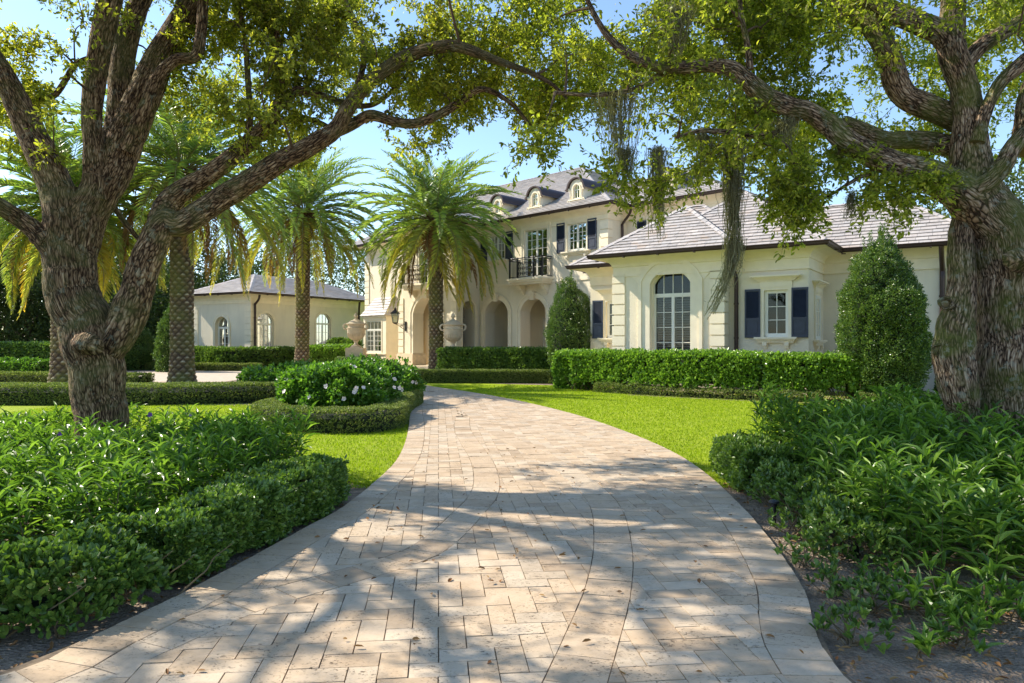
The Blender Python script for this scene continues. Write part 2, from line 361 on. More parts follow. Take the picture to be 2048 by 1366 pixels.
def paver(poly, gap=.0022):
    if len(poly) < 3: return
    p = np.array(poly); c = p.mean(0)
    ar = abs(sum(p[i][0]*p[(i+1) % len(p)][1]-p[(i+1) % len(p)][0]*p[i][1] for i in range(len(p))))/2
    if ar < .0012: return
    d = p-c; L = np.hypot(d[:, 0], d[:, 1]); p = c+d*(1-gap*1.35/np.maximum(L, .01))[:, None]
    if sum(p[i][0]*p[(i+1) % len(p)][1]-p[(i+1) % len(p)][0]*p[i][1] for i in range(len(p))) < 0: p = p[::-1]
    z = .036+random.uniform(-.0022, .0022); sx, sy = random.uniform(-.012, .012), random.uniform(-.012, .012); k = len(p)
    top = [(q[0], q[1], z+(q[0]-c[0])*sx+(q[1]-c[1])*sy) for q in c+(p-c)*.985]; bot = [(q[0], q[1], .012) for q in p]
    pav.add(top+bot, [tuple(range(k))]+[(k+i, k+(i+1) % k, (i+1) % k, i) for i in range(k)])
cell = .152; ang = math.radians(6); ca, sa = math.cos(ang), math.sin(ang)
xy = []
for i in range(-110, 60):
    for j in range(-20, 210):
        k = (i-j) % 4
        if k == 0: r = (i, i+2, j, j+1)
        elif k == 3: r = (i, i+1, j, j+2)
        else: continue
        xy.append([(r[0], r[2]), (r[1], r[2]), (r[1], r[3]), (r[0], r[3])])
xy = np.array(xy, float)*cell; X = xy[..., 0]*ca-xy[..., 1]*sa+.0; Y = xy[..., 0]*sa+xy[..., 1]*ca; xy = np.stack((X, Y), -1)
cen = xy.mean(1); ok = (sdist(LEc, cen) > BW-.3) & (sdist(REc, cen) < -(BW-.3)) & (cen[:, 1] > .8) & (cen[:, 1] < 29)
xy = xy[ok]
def dist_unsigned(line, p): return np.abs(sdist(line, p))
flat = xy.reshape(-1, 2)
fL = (sdist(LEc, flat)-BW).reshape(-1, 4); fR = (-sdist(REc, flat)-BW).reshape(-1, 4)
sL = sdist(bandL, flat).reshape(-1, 4); sR = sdist(bandR, flat).reshape(-1, 4)
HB = .155
for q in range(len(xy)):
    polys = [[*xy[q]]]
    if min(fL[q]) < 0: polys = [clip(polys[0], fL[q])]
    if min(fR[q]) < 0 and polys[0]:
        polys = [clip(p, list(-sdist(REc, np.array(p))-BW)) for p in polys if len(p) > 2]
    for line, s in ((bandL, sL[q]), (bandR, sR[q])):
        if np.abs(s).min() < HB or s.min()*s.max() < 0:
            new = []
            for p in polys:
                if len(p) < 3: continue
                s2 = sdist(line, np.array(p)); new.append(clip(p, s2-HB)); new.append(clip(p, -s2-HB))
            polys = new
    for p in polys: paver(p)
def course(line, o0, o1, step, cutters=()):
    L = resamp(line, int(np.hypot(*np.diff(line, axis=0).T).sum()/step)); T = np.gradient(L, axis=0); T /= np.hypot(T[:, 0], T[:, 1])[:, None]
    R = np.stack((T[:, 1], -T[:, 0]), 1); a, b = L+R*o0, L+R*o1
    for i in range(len(L)-1):
        if not .8 < L[i][1] < 30: continue
        p = [a[i], a[i+1], b[i+1], b[i]]
        for cl, off in cutters:
            if len(p) > 2:
                s = sdist(cl, np.array(p)) if off == 'L' else -sdist(cl, np.array(p))
                p = clip(p, s-BW)
        for cl in [c for c in (bandR,) if line is bandL]:
            if len(p) > 2:
                s2 = sdist(cl, np.array(p))
                if np.abs(s2).min() < HB or s2.min()*s2.max() < 0:
                    for sg in (1, -1): paver(clip(p, sg*s2-HB))
                    p = []
        paver(p)
course(LEc, 0, BW, .155); course(REc, -BW, 0, .155)
course(bandR, -HB, HB, .30, ((LEc, 'L'), (REc, 'R'))); course(bandL, -HB, HB, .30, ((LEc, 'L'), (REc, 'R')))
tag(pav.build('driveway', M['travertine']), kind='structure')
# forecourt of small pavers in front of the house
def court():
    m, n, b, o = mat('forecourt_pavers'); tc = N(n, 'ShaderNodeTexCoord'); bt = N(n, 'ShaderNodeTexBrick'); n.links.new(tc.outputs['Object'], bt.inputs['Vector'])
    bt.inputs['Scale'].default_value = 1.; bt.inputs['Brick Width'].default_value = .3; bt.inputs['Row Height'].default_value = .15; bt.inputs['Mortar Size'].default_value = .006
    bt.inputs['Color1'].default_value = (.50, .42, .33, 1); bt.inputs['Color2'].default_value = (.60, .50, .38, 1); bt.inputs['Mortar'].default_value = (.15, .11, .07, 1)
    n.links.new(mixc(n, .3, bt.outputs['Color'], ramp(n, noise_(n, 4, 5), [(.3, (.33, .26, .19)), (.7, (.66, .57, .46))])), b.inputs['Base Color']); b.inputs['Roughness'].default_value = .6
    return m
poly_obj('forecourt', [(-40, 27.5), (-14, 26.6), (-9, 27.2), (-4.6, 27.6), (-3.9, 28.4), (-3.0, 31), (-2.5, 33), (-1.5, 37), (-9, 46), (-14, 52), (-16, 44), (-24, 49), (-40, 60)], .008, court())
poly_obj('planting_soil', [(1.4, 27.2), (4.5, 24.6), (3.6, 22.2), (8.1, 18.9), (11.5, 17.6), (22, 17.6), (22, 40), (1.0, 33), (-2.6, 33.5), (-2.6, 29.0)], .004, M['soil'])
poly_obj('courtyard_bed_soil', [(-30, 18.9), (-5.6, 18.6), (-4.6, 14.2), (-2.4, 13.3), (-2.6, 18.2), (-4.4, 22), (-7.5, 24.8), (-30, 25.5)], .004, M['soil'])
poly_obj('left_bed_soil', [(-30, 39), (-21, 39), (-12, 43), (-11, 50), (-16, 47), (-22, 48.5), (-30, 52)], .014, M['soil'])
# short grass blades near the lawn edges and over the nearer lawn
def blades(n, inside, ymax):
    r = RNG; y = 8.0+(ymax-8.0)*r.random(n*4)**1.7; x = r.uniform(-12, 12, n*4); p = np.stack((x, y), 1)
    k = inside(p); p = p[k][:n]; m = len(p); h = r.uniform(.018, .04, m); a = r.uniform(0, 2*PI, m); wd = .0035+.0004*p[:, 1]; l = r.normal(0, .012, (m, 2))
    b = np.zeros((m, 3, 3)); b[:, 0] = np.c_[p[:, 0]-np.cos(a)*wd, p[:, 1]-np.sin(a)*wd, np.zeros(m)]; b[:, 1] = np.c_[p[:, 0]+np.cos(a)*wd, p[:, 1]+np.sin(a)*wd, np.zeros(m)]; b[:, 2] = np.c_[p+l, h]
    mb = MB(); mb.add(b.reshape(-1, 3), np.arange(m*3).reshape(-1, 3)); return mb
def inlawn(p):
    dl, dr = sdist(LEc, p), sdist(REc, p); out = (dl < -.01) | (dr > .01)
    a = (p[:, 0] < 0) & (p[:, 1] > 9.2) & (p[:, 1] < 19) & (p[:, 0] > -12); a |= (p[:, 0] < -1) & (p[:, 0] > -2.6) & (p[:, 1] > 8.1) & (p[:, 1] < 10)
    b = (p[:, 0] > np.interp(p[:, 1], [8, 17, 21, 27], [.3, .3, -2.5, -4.2])) & (p[:, 1] > 8.1) & (p[:, 1] < 27.5)
    return out & (a | b)
tag(blades(210000, inlawn, 27).build('grass', M['blade']), 'short bright green lawn grass on both sides of the driveway', 'grass', kind='stuff')
# ---------------------------------------------------------------- the house
class Fr:                                   # facade frame: u to the right seen from outside, v into the wall, z up
    def __init__(s, o, d): s.o = np.array(o, float); d = np.array(d, float); s.d = d/np.hypot(*d); s.n = np.array((-s.d[1], s.d[0]))
    def __call__(s, p):
        p = np.asarray(p, float).reshape(-1, 3); q = s.o+p[:, :1]*s.d+p[:, 1:2]*s.n; return np.c_[q, p[:, 2]]
    def pt(s, u, v=0): return s.o+u*s.d+v*s.n
    def u(s, px, v=0):
        k = (px-1024)/F; o = s.o+v*s.n; return (k*o[1]-o[0])/(s.d[0]-k*s.d[1])
    def z(s, px, py, v=0): return HC+(683-py)/F*s.pt(s.u(px, v), v)[1]
    def sub(s, u, v): return Fr(s.pt(u, v), s.d)
def arc(a, b, zs, rise, n=14):
    if rise <= 0: return [(a, zs), (b, zs)]
    h = (b-a)/2; R = (h*h+rise*rise)/(2*rise); c = zs+rise-R; t0 = math.asin(min(1, h/R)); t0 = PI-t0 if rise > h else t0
    return [(a+h+R*math.sin(t), c+R*math.cos(t)) for t in np.linspace(-t0, t0, n+1)]
def outline(o): a, b, zb, zs, r = o; return [(a, zb)]+arc(a, b, zs, r)+[(b, zb)]
def wall(mb, fr, u0, u1, z0, z1, ops=(), dep=.28, v=0):
    x = u0; Q = lambda pts: mb.add(fr([(p[0], v, p[1]) for p in pts]), [tuple(range(len(pts)))])
    for o in sorted(ops):
        a, b, zb, zs, r = o
        if a > x: Q([(x, z0), (a, z0), (a, z1), (x, z1)])
        if zb > z0: Q([(a, z0), (b, z0), (b, zb), (a, zb)])
        A = arc(a, b, zs, r)
        for p, q in zip(A[:-1], A[1:]): Q([p, q, (q[0], z1), (p[0], z1)])
        L = outline(o)+[(a, zb)]
        for p, q in zip(L[:-1], L[1:]):
            mb.add(fr([(p[0], v, p[1]), (p[0], v+dep, p[1]), (q[0], v+dep, q[1]), (q[0], v, q[1])]), [(0, 1, 2, 3)])
        x = b
    if x < u1: Q([(x, z0), (u1, z0), (u1, z1), (x, z1)])
def offs(L, w):
    L = np.array(L, float); n = len(L); out = []
    for i in range(n):
        a = L[i]-L[i-1] if i else None; b = L[i+1]-L[i] if i < n-1 else None
        na = np.array((-a[1], a[0]))/(np.hypot(*a)+1e-9) if a is not None else None; nb = np.array((-b[1], b[0]))/(np.hypot(*b)+1e-9) if b is not None else None
        if na is None: m = nb
        elif nb is None: m = na
        else: m = (na+nb)/max(.5, 1+na@nb)
        out.append(L[i]+m*w)
    return np.array(out)
def band(mb, fr, L, w0, w1, v0, v1, closed=False):
    if closed: L = list(L)+[L[0]]
    I, O = offs(L, w0), offs(L, w1); n = len(I)
    v = [(p[0], v0, p[1]) for p in I]+[(p[0], v0, p[1]) for p in O]+[(p[0], v1, p[1]) for p in I]+[(p[0], v1, p[1]) for p in O]
    f = []
    for i in range(n-1): f += [(i, i+1, n+i+1, n+i), (n+i, n+i+1, 3*n+i+1, 3*n+i), (i+1, i, 2*n+i, 2*n+i+1), (2*n+i, 3*n+i, 3*n+i+1, 2*n+i+1)]
    f += [(0, n, 3*n, 2*n), (n-1, 3*n-1, 4*n-1, 2*n-1)]
    mb.add(fr(v), f)
def bar(mb, fr, u0, u1, z0, z1, v0, v1): mb.box(u0, u1, v0, v1, z0, z1, fr)
def sweep(mb, pts, prof, closed=False):
    pts = [np.array(p, float) for p in pts]; n = len(pts); sec = []
    for i in range(n):
        a = pts[i]-pts[i-1] if (i or closed) else None; b = pts[(i+1) % n]-pts[i] if (i < n-1 or closed) else None
        na = np.array((a[1], -a[0]))/np.hypot(*a) if a is not None else None; nb = np.array((b[1], -b[0]))/np.hypot(*b) if b is not None else None
        m = nb if na is None else na if nb is None else (na+nb)/(1+na@nb)
        sec.append([(*(pts[i]+m*o), z) for o, z in prof])
    k = len(prof); v = [p for s in sec for p in s]; f = []
    for i in range(n if closed else n-1):
        j = (i+1) % n
        for q in range(k-1): f.append((i*k+q, j*k+q, j*k+q+1, i*k+q+1))
    if not closed: f += [tuple(range(k)), tuple((n-1)*k+q for q in range(k-1, -1, -1))]
    mb.add(v, f)
HOUSE = thing('mansion', 'cream stucco mansion with grey slate hip roofs, arched windows and navy shutters', 'house', (4, 33, 0))
W = MB(); W2 = MB()
def z_arc(o, u):
    a, b, zb, zs, r = o
    if r <= 0: return zs
    h = (b-a)/2; R = (h*h+r*r)/(2*r); return zs+r-R+math.sqrt(max(0, R*R-(u-a-h)**2))
def window(fr, o, v=.2, leaves=2, cols=2, rows=3, transom=None, louv=True, sur=None, name='window', lintel=False, sill=False, shut=0, shz=None, dark=False, mullw=.022, label=None, hardware=False, curtain=False):
    """frame, panes, inner louvres; sur=(width, proud) surround; shut=width of outside shutters"""
    a, b, zb, zs, r = o; mb = MB(); L = outline(o)
    band(mb, fr, L+[L[0]], -.055, .0, v-.03, v+.05)
    zt = transom or None; ia, ib = a+.055, b-.055; top = lambda u: z_arc(o, u)-.05
    ztop = zt if zt else None
    if zt: bar(mb, fr, ia, ib, zt-.04, zt+.04, v-.028, v+.05)
    wd = (ib-ia)/leaves
    for k in range(leaves):
        x0, x1 = ia+k*wd, ia+(k+1)*wd; st = .05
        hi = zt-.04 if zt else min(top(x0), top(x1)) if r <= 0 else None
        for s0, s1 in ((x0, x0+st), (x1-st, x1)): bar(mb, fr, s0, s1, zb+.055, hi or top((s0+s1)/2), v-.02, v+.04)
        if hi: bar(mb, fr, x0+st, x1-st, hi-.05, hi, v-.019, v+.04)
        bar(mb, fr, x0+st, x1-st, zb+.055, zb+.12, v-.019, v+.04)
        for c in range(1, cols):
            u = x0+st+(x1-x0-2*st)*c/cols; bar(mb, fr, u-mullw/2, u+mullw/2, zb+.12, (hi-.05) if hi else top(u), v-.012, v+.03)
        H = (hi or zs)-.05-zb-.12
        for q in range(1, rows): z = zb+.12+H*q/rows; bar(mb, fr, x0+st, x1-st, z-mullw/2, z+mullw/2, v-.0105, v+.028)
    if zt:
        nn = leaves*cols
        for c in range(1, nn): u = ia+(ib-ia)*c/nn; bar(mb, fr, u-mullw/2, u+mullw/2, zt+.04, top(u), v-.012, v+.03)
    wo = mb.build(name, M['white'], HOUSE)
    if label: wo['label'] = label
    pm = MB(); Lp = L; pm.add(fr([(p[0], v+.012, p[1]) for p in Lp]), [tuple(range(len(Lp)))]); pm.build('pane', M['dark'] if dark else M['glass'], wo)
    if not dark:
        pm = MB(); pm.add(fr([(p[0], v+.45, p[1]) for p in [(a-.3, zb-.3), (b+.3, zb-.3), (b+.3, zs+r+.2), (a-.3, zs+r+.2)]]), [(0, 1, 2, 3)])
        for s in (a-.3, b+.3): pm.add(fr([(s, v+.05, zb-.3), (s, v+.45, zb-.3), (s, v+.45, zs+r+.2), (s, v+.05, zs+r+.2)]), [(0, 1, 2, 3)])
        pm.build('dark_backing', M['dark'], wo)  # dark sheet behind the glass, unlit room put into its colour
        if curtain:
            cm = MB(); xs = np.linspace(a, b, 60); vv = v+.3+.03*np.sin(xs*55)
            cm.add(fr([(x, y, z) for x, y in zip(xs, vv) for z in (zb, zs+r)]), [(2*i, 2*i+2, 2*i+3, 2*i+1) for i in range(59) if not .42 < (i/59) < .58]); cm.build('curtain', M['curtain'], wo)
        if louv:
            lm = MB()
            for k in range(leaves):
                x0, x1 = ia+k*wd, ia+(k+1)*wd; z = zb+.14; hi = (zt-.06) if zt else min(top(x0+.05), top(x1-.05))-.05
                for s0, s1 in ((x0+.03, x0+.075), (x1-.075, x1-.03)): bar(lm, fr, s0, s1, zb+.06, hi, v+.10, v+.13)
                while z < hi-.05:
                    lm.add(fr([(x0+.06, v+.075, z), (x1-.06, v+.075, z), (x1-.06, v+.135, z+.055), (x0+.06, v+.135, z+.055)]), [(0, 1, 2, 3)]); z += .085
            lm.build('plantation_shutter', M['louvre'], wo)
    if hardware:
        hm = MB(); c = (a+b)/2
        for s in (-.05, .05): bar(hm, fr, c+s-.012, c+s+.012, zb+.95, zb+1.2, v-.06, v-.02)
        hm.build('handle', M['iron'], wo)
    if sur:
        sm = MB(); Ls = L if not sill else L
        band(sm, fr, L, 0.0, sur[0]*.62, -sur[1], .004); band(sm, fr, L, sur[0]*.62, sur[0], -sur[1]*1.6, .004); sm.build('surround', M['trim'], wo)
    if lintel:
        lm = MB(); e = .12 if not lintel is True else .12; zt2 = zs+r+(sur[0] if sur else 0); c0, c1 = a-.16, b+.16
        bar(lm, fr, c0+.04, c1-.04, zt2, zt2+.16, -.06, .004)
        for i, (ex, z0_, z1_) in enumerate(((.03, .16, .20), (.07, .20, .235), (.12, .235, .27), (.18, .27, .30), (.24, .30, .35))):
            bar(lm, fr, c0-ex, c1+ex, zt2+z0_, zt2+z1_, -.06-ex*.8, .004)
        lm.build('lintel', M['trim'], wo)
    if sill:
        lm = MB(); z = zb-.0; c0, c1 = a-.18, b+.18
        bar(lm, fr, c0-.1, c1+.1, z-.06, z-.002, -.2, .02); bar(lm, fr, c0-.05, c1+.05, z-.11, z-.06, -.15, .02); bar(lm, fr, c0, c1, z-.18, z-.11, -.09, .02)
        for u in (c0+.22, c1-.22):
            bar(lm, fr, u-.07, u+.07, z-.28, z-.18, -.13, .02); bar(lm, fr, u-.055, u+.055, z-.36, z-.28, -.08, .02)
        lm.build('sill', M['trim'], wo)
    if shut:
        z0_, z1_ = shz or (zb-.02, zs+r+.05)
        for s in (-1, 1):
            x0 = (a-.1-shut) if s < 0 else (b+.1)
            if shut < 0: continue
            sm = MB(); x1 = x0+shut; t = .05; mid = z0_+(z1_-z0_)*.38
            for q in ((x0, x0+t, z0_, z1_), (x1-t, x1, z0_, z1_)): bar(sm, fr, *q, -.065, -.012)
            for q in ((z0_, z0_+.08), (mid-.04, mid+.04), (z1_-.07, z1_)): bar(sm, fr, x0+t, x1-t, *q, -.063, -.014)
            bar(sm, fr, x0+t, x1-t, z0_+.08, mid-.04, -.045, -.014); bar(sm, fr, x0+t+.04, x1-t-.04, z0_+.13, mid-.09, -.058, -.044)
            z = mid+.05
            while z < z1_-.09:
                sm.add(fr([(x0+t, -.058, z), (x1-t, -.058, z), (x1-t, -.02, z+.035), (x0+t, -.02, z+.035)]), [(0, 1, 2, 3)]); z += .034
            bar(sm, fr, x0+t, x1-t, mid+.04, z1_-.07, -.021, -.014)
            sm.build('shutter', M['shutter'], HOUSE)
    return wo
def quoin(fr, ucorner, side, z0, z1, wf=.42, ws=.28, p=.03, course=.37, ends=True):
    """stack of blocks wrapped round a corner: wf along this facade, ws round the corner (side +1: corner at right end)"""
    mb = MB(); z = z1
    while z > z0+.05:
        zb = max(z0, z-course+.045); q0, q1 = (ucorner-wf, ucorner+p) if side > 0 else (ucorner-p, ucorner+wf)
        bar(mb, fr, q0, q1, zb, z, -p, .01)
        if ws:
            a, b = (ucorner-.01, ucorner+p) if side > 0 else (ucorner-p, ucorner+.01)
            bar(mb, fr, a, b, zb, z-.001, .01, ws)
        z -= course
    mb.build('quoin', M['trim'], HOUSE)
# eaves: cornice moulding, soffit and gutter along a path of plan points on the wall face, outward to the right of travel
def eaves(path, zg, over=.62, closed=False, frieze=.62, gutter=True):
    mb = MB(); c = [(0.001, zg-frieze-.14), (.05, zg-frieze-.14), (.05, zg-frieze-.10), (.02, zg-frieze-.09), (.02, zg-.42), (.05, zg-.40), (.07, zg-.33), (.12, zg-.26), (.20, zg-.19), (.30, zg-.145), (.38, zg-.13), (over-.03, zg-.13), (over-.03, zg-.02), (.001, zg+.02)]
    sweep(mb, path, c, closed); mb.build('cornice', M['trim'], HOUSE)
    if gutter:
        g = MB(); sweep(g, path, [(over-.035, zg+.045), (over-.035, zg-.10), (over-.01, zg-.125), (over+.05, zg-.125), (over+.09, zg-.09), (over+.10, zg-.03), (over+.13, zg-.01), (over+.13, zg+.015), (over+.10, zg+.015), (over+.05, zg-.06), (over, zg-.06)], closed); 
        pts = [np.array(p, float) for p in path]
        for a, b in zip(pts[:-1], pts[1:]):
            L = np.hypot(*(b-a)); d = (b-a)/L; n = np.array((d[1], -d[0]))
            for t in np.arange(.7, L, 1.25):
                q = a+d*t+n*(over+.06); f2 = Fr(q, d); g.box(-.025, .025, -.09, .04, zg-.16, zg-.12, f2); 
        g.build('gutter', M['bronze'], HOUSE)
def slates(mb, poly3, expo=.22, wid=.34, seed=1):
    """lays single slates over one roof plane given as 3-D polygon whose first edge is the eave"""
    rg = random.Random(seed); P3 = np.array(poly3, float); o = P3[0]; e1 = P3[1]-P3[0]; e1 /= np.linalg.norm(e1)
    nn = np.cross(e1, P3[2]-P3[0]); nn /= np.linalg.norm(nn); e2 = np.cross(nn, e1)
    Q = np.c_[(P3-o)@e1, (P3-o)@e2]; x0, x1, y1 = Q[:, 0].min(), Q[:, 0].max(), Q[:, 1].max()
    edges = [(Q[i], Q[(i+1) % len(Q)]) for i in range(len(Q))]
    r = 0; y = -.05
    while y < y1:
        x = x0-wid*rg.random()
        while x < x1:
            wv = wid*rg.uniform(.72, 1.3); p = [np.array(t) for t in ((x+.004, y+rg.uniform(-.008, .008)), (x+wv-.004, y+rg.uniform(-.008, .008)), (x+wv-.004, y+expo+.03), (x+.004, y+expo+.03))]
            for i, (a, b) in enumerate(edges):
                if i == 0 or len(p) < 3: continue
                d = b-a; f = [d[0]*(q[1]-a[1])-d[1]*(q[0]-a[0]) for q in p]; p = clip(p, f)
            if len(p) > 2:
                q = np.array(p); ll = (q[:, 1]-y)/expo; hgt = .034*(1-ll)+.010+rg.uniform(0, .006); k = len(q)
                top = o+q[:, :1]*e1+q[:, 1:]*e2+hgt[:, None]*nn; bot = top-nn*.028
                mb.add(np.vstack((top, bot)), [tuple(range(k))]+[(k+i, k+(i+1) % k, (i+1) % k, i) for i in range(k)])
            x += wv
        y += expo
def hip(fr, u0, u1, v0, v1, z, pitch, hl=None, hr=None, seeds=0, tiled=(0, 1, 3), name='roof', expo=.22, wid=.34, half=None, caps=True):
    """hip roof over a rectangle; hl/hr horizontal run of the left/right hips"""
    h = half or (v1-v0)/2; hl = h if hl is None else hl; hr = h if hr is None else hr; zr = z+h*pitch
    c = [(u0, v0, z), (u1, v0, z), (u1, v1, z), (u0, v1, z)]; A, B = (u0+hl, v0+h, zr), (u1-hr, v0+h, zr)
    if B[0] < A[0]+.02: m = (A[0]+B[0])/2; A = (m-.01, v0+h, zr); B = (m+.01, v0+h, zr)
    A2, B2 = (A[0], v1-h, zr), (B[0], v1-h, zr)
    if v1-h <= v0+h+.01: A2, B2 = A, B
    planes = [[c[0], c[1], B, A], [c[1], c[2], B2, B] if B2 != B else [c[1], c[2], B], [c[2], c[3], A2, B2], [c[3], c[0], A, A2] if A2 != A else [c[3], c[0], A]]
    mb = MB(); base = MB()
    for i, pl in enumerate(planes):
        w3 = fr(pl); base.add(w3, [tuple(range(len(pl)))])
        if i in tiled: slates(mb, w3, expo, wid, seeds*10+i)
    if A2 != A: base.add(fr([A, B, B2, A2]), [(0, 1, 2, 3)])
    r = mb.build(name, M['slate'], HOUSE); base.build('underlay', M['slate'], r)
    if caps:
        for p, q in ((c[0], A), (c[1], B), (A, B), (c[2], B2), (c[3], A2)):
            p, q = fr([p])[0], fr([q])[0]; L = np.linalg.norm(q-p)
            if L < .1: continue
            cm = MB()
            n = max(1, int(L/.3)); d = (q-p)/n; s = np.cross(d, (0, 0, 1)); s /= np.linalg.norm(s)+1e-9
            for i in range(n):
                a = p+d*i; b = a+d*1.08; up = np.array((0, 0, 1.))
                cm.add([a-s*.13+up*.005, a+up*.075, a+s*.13+up*.005, b-s*.13-up*.012, b+up*.055, b+s*.13-up*.012], [(0, 1, 4, 3), (1, 2, 5, 4), (0, 2, 1)])
            cm.build('ridge_cap', M['slate'], r)
    return r
def pipe(pts, r=.055, name='downspout'):
    mb = MB(); tube(mb, catmull(pts, 4), r, 10); 
    top, bot = np.array(pts[-2]), np.array(pts[-1])
    for t in (.15, .5, .85):
        c = top+(bot-top)*t; tube(mb, [c+np.array((0, 0, .03)), c-np.array((0, 0, .03))], r*1.25, 10)
    mb.build(name, M['bronze'], HOUSE, smooth=True)

DP = (.828, -.562); DM = (.706, -.707)
ZE = 4.75
# --- garden pavilion in front (arched french window)
FP = Fr((3.65, 25.07), DP); LP = 3.93; SB = .6                       # seg2 set back
opP = (FP.u(1300), FP.u(1381), 1.02, FP.z(1340, 566), .46)
fo = (opP[0]-.0, opP[1]+.0, opP[2], opP[3], opP[4])
wall(W, FP, 0, LP, 0, ZE, [fo], .42)
for s, u in ((0, 0), (1, LP)): W.add(FP([(u, 0, 0), (u, 2.6, 0), (u, 2.6, ZE), (u, 0, ZE)]), [(0, 1, 2, 3)] if s else [(3, 2, 1, 0)])
window(FP, fo, v=.3, leaves=2, cols=2, rows=4, transom=FP.z(1340, 588), name='french_window', label='tall arched french window with white muntins and louvred inner shutters')
pm = MB(); L = outline(fo); band(pm, FP, L, .30, .42, -.075, .004); band(pm, FP, L, .0, .30, -.035, .004); band(pm, FP, L, -.05, .0, .16, .3)
zp = 4.02                                                            # raised frieze plate with sloping shoulders
Lt = arc(fo[0]-.42, fo[1]+.42, fo[3], fo[4]+.40); sh = .55
pl = [(.42, zp), (fo[0]-.42-.28, zp), (fo[0]-.42, fo[3]+.02)]+Lt[1:-1]+[(fo[1]+.42, fo[3]+.02), (fo[1]+.42+.28, zp), (LP-.42, zp)]
pv = FP([(x, -.022, z) for x, z in pl]+[(x, -.022, ZE-.55) for x, z in pl]+[(x, .003, z) for x, z in pl]); k = len(pl)
pm.add(pv, [(i, i+1, k+i+1, k+i) for i in range(k-1)]+[(i+1, i, 2*k+i, 2*k+i+1) for i in range(k-1)])
pm.build('arch_moulding', M['trim'], HOUSE)
quoin(FP, 0, -1, .4, 4.1, .44, 0, .05); quoin(FP, LP, 1, .4, 4.1, .44, .42, .05)
# --- set-back wall with the shuttered window to its right
F2 = FP.sub(0, SB); u2 = F2.u(1617)
a2, b2 = F2.u(1528), F2.u(1577)
op2 = (a2, b2, F2.z(1550, 674), F2.z(1550, 580), 0)
wall(W, F2, LP-.05, u2, 0, ZE, [op2], .2); W.add(F2([(u2, 0, 0), (u2, 2.4, 0), (u2, 2.4, ZE), (u2, 0, ZE)]), [(0, 1, 2, 3)])
window(F2, op2, v=.1, leaves=1, cols=2, rows=3, louv=False, sur=(.12, .03), lintel=True, sill=True, shut=.50, label='six pane window between navy shutters under a flared lintel')
# right-hand return with its narrow window
F2r = Fr(F2.pt(u2), FP.n); o3 = (.95, 1.75, 1.75, 3.2, 0)
window(F2r, o3, v=-.01, leaves=1, cols=2, rows=3, louv=False, sur=(.12, .03), lintel=True, sill=True, dark=True)
# --- wing further left (set back), mostly behind the pavilion
DS = 1.75; F3 = FP.sub(0, DS); u3 = F3.u(1181)
a3, b3 = F3.u(1212), F3.u(1246)
op3 = (a3, b3, F3.z(1215, 676), F3.z(1215, 603), 0)
wall(W, F3, u3, .3, 0, ZE-.1, [op3], .2); W.add(F3([(u3, 0, 0), (u3, 5, 0), (u3, 5, ZE-.1), (u3, 0, ZE-.1)]), [(3, 2, 1, 0)])
window(F3, op3, v=.1, leaves=1, cols=2, rows=3, louv=True, sur=(.14, .03), lintel=True, sill=True, shut=.46)
# --- long right wing
FW = FP.sub(0, SB+2.36); uw0, uw1 = u2-1.2, FW.u(1935)
wall(W, FW, uw0, uw1, 0, ZE, (), .2); W.add(FW([(uw1, 0, 0), (uw1, 4.5, 0), (uw1, 4.5, ZE), (uw1, 0, ZE)]), [(0, 1, 2, 3)])
bd = MB(); bar(bd, FW, FW.u(1893), uw1-.01, .0, ZE-.3, -.05, .01); bd.build('pilaster', M['trim'], HOUSE)
ov = .62
eaves([FP.pt(0, 2.0), FP.pt(0, 0), FP.pt(LP, 0), FP.pt(LP, SB), F2.pt(u2, 0), F2.pt(u2, 2.36), FW.pt(uw1, 0), FW.pt(uw1, 4)], ZE)
eaves([F3.pt(u3, 4), F3.pt(u3, 0), F3.pt(.2, 0)], ZE-.1)
TP = math.tan(math.radians(36))
hip(FP, -ov, LP+ov, -ov, 6.5, ZE, TP, half=(LP+2*ov)/2, seeds=1)
hw = 3.29
hip(F2, u2+ov-6.7, u2+ov, -ov, 6.08, ZE, TP, seeds=2)
hip(F3, u3-ov, u3-ov+7.6, -ov, 6.08, ZE-.1, TP, seeds=3)
hip(FW, uw0-3, uw1+ov, -ov, 4.55, ZE, TP, seeds=4)
# house body behind so no gaps show
bx = MB(); bar(bx, FW, -2, uw1-.3, 0, ZE-.05, 4.4, 4.5); bar(bx, F2, -1, u2-.05, 0, ZE-.05, 5.3, 5.4); bx.build('rear_wall', M['stucco'], HOUSE)
def vent(c, s=.3):
    mb = MB(); t = np.linspace(0, 1.25*PI, 12); pts = [(c[0]+s*.55*math.cos(a)*FP.d[0], c[1]+s*.55*math.cos(a)*FP.d[1], c[2]+s*.7+s*.5*math.sin(a)) for a in t[::-1]]
    tube(mb, [np.array(c)+np.array((-s*.55*FP.d[0], -s*.55*FP.d[1], -.15))]+[np.array(p) for p in pts[::1] if True], s*.42, 10)
    mb.build('roof_vent', M['bronze'], HOUSE, smooth=True)
vent(P(1853, 446, 24.2), .27); vent(P(1433, 388, 33.2), .3)
dz = ZE-.12
q = F2.pt(LP+.28, -.12); pipe([(*F2.pt(LP+.42, -ov-.04), dz), (*F2.pt(LP+.36, -ov+.05), dz-.28), (*F2.pt(LP+.20, -.2), dz-.52), (*q, dz-.85), (*q, dz-1.2), (*q, .2)], .065)
q = FW.pt(FW.u(1885), -.1); pipe([(*FW.pt(FW.u(1885), -ov-.03), dz), (*FW.pt(FW.u(1885), -ov+.1), dz-.25), (*q, dz-.7), (*q, dz-1.), (*q, .2)], .075)

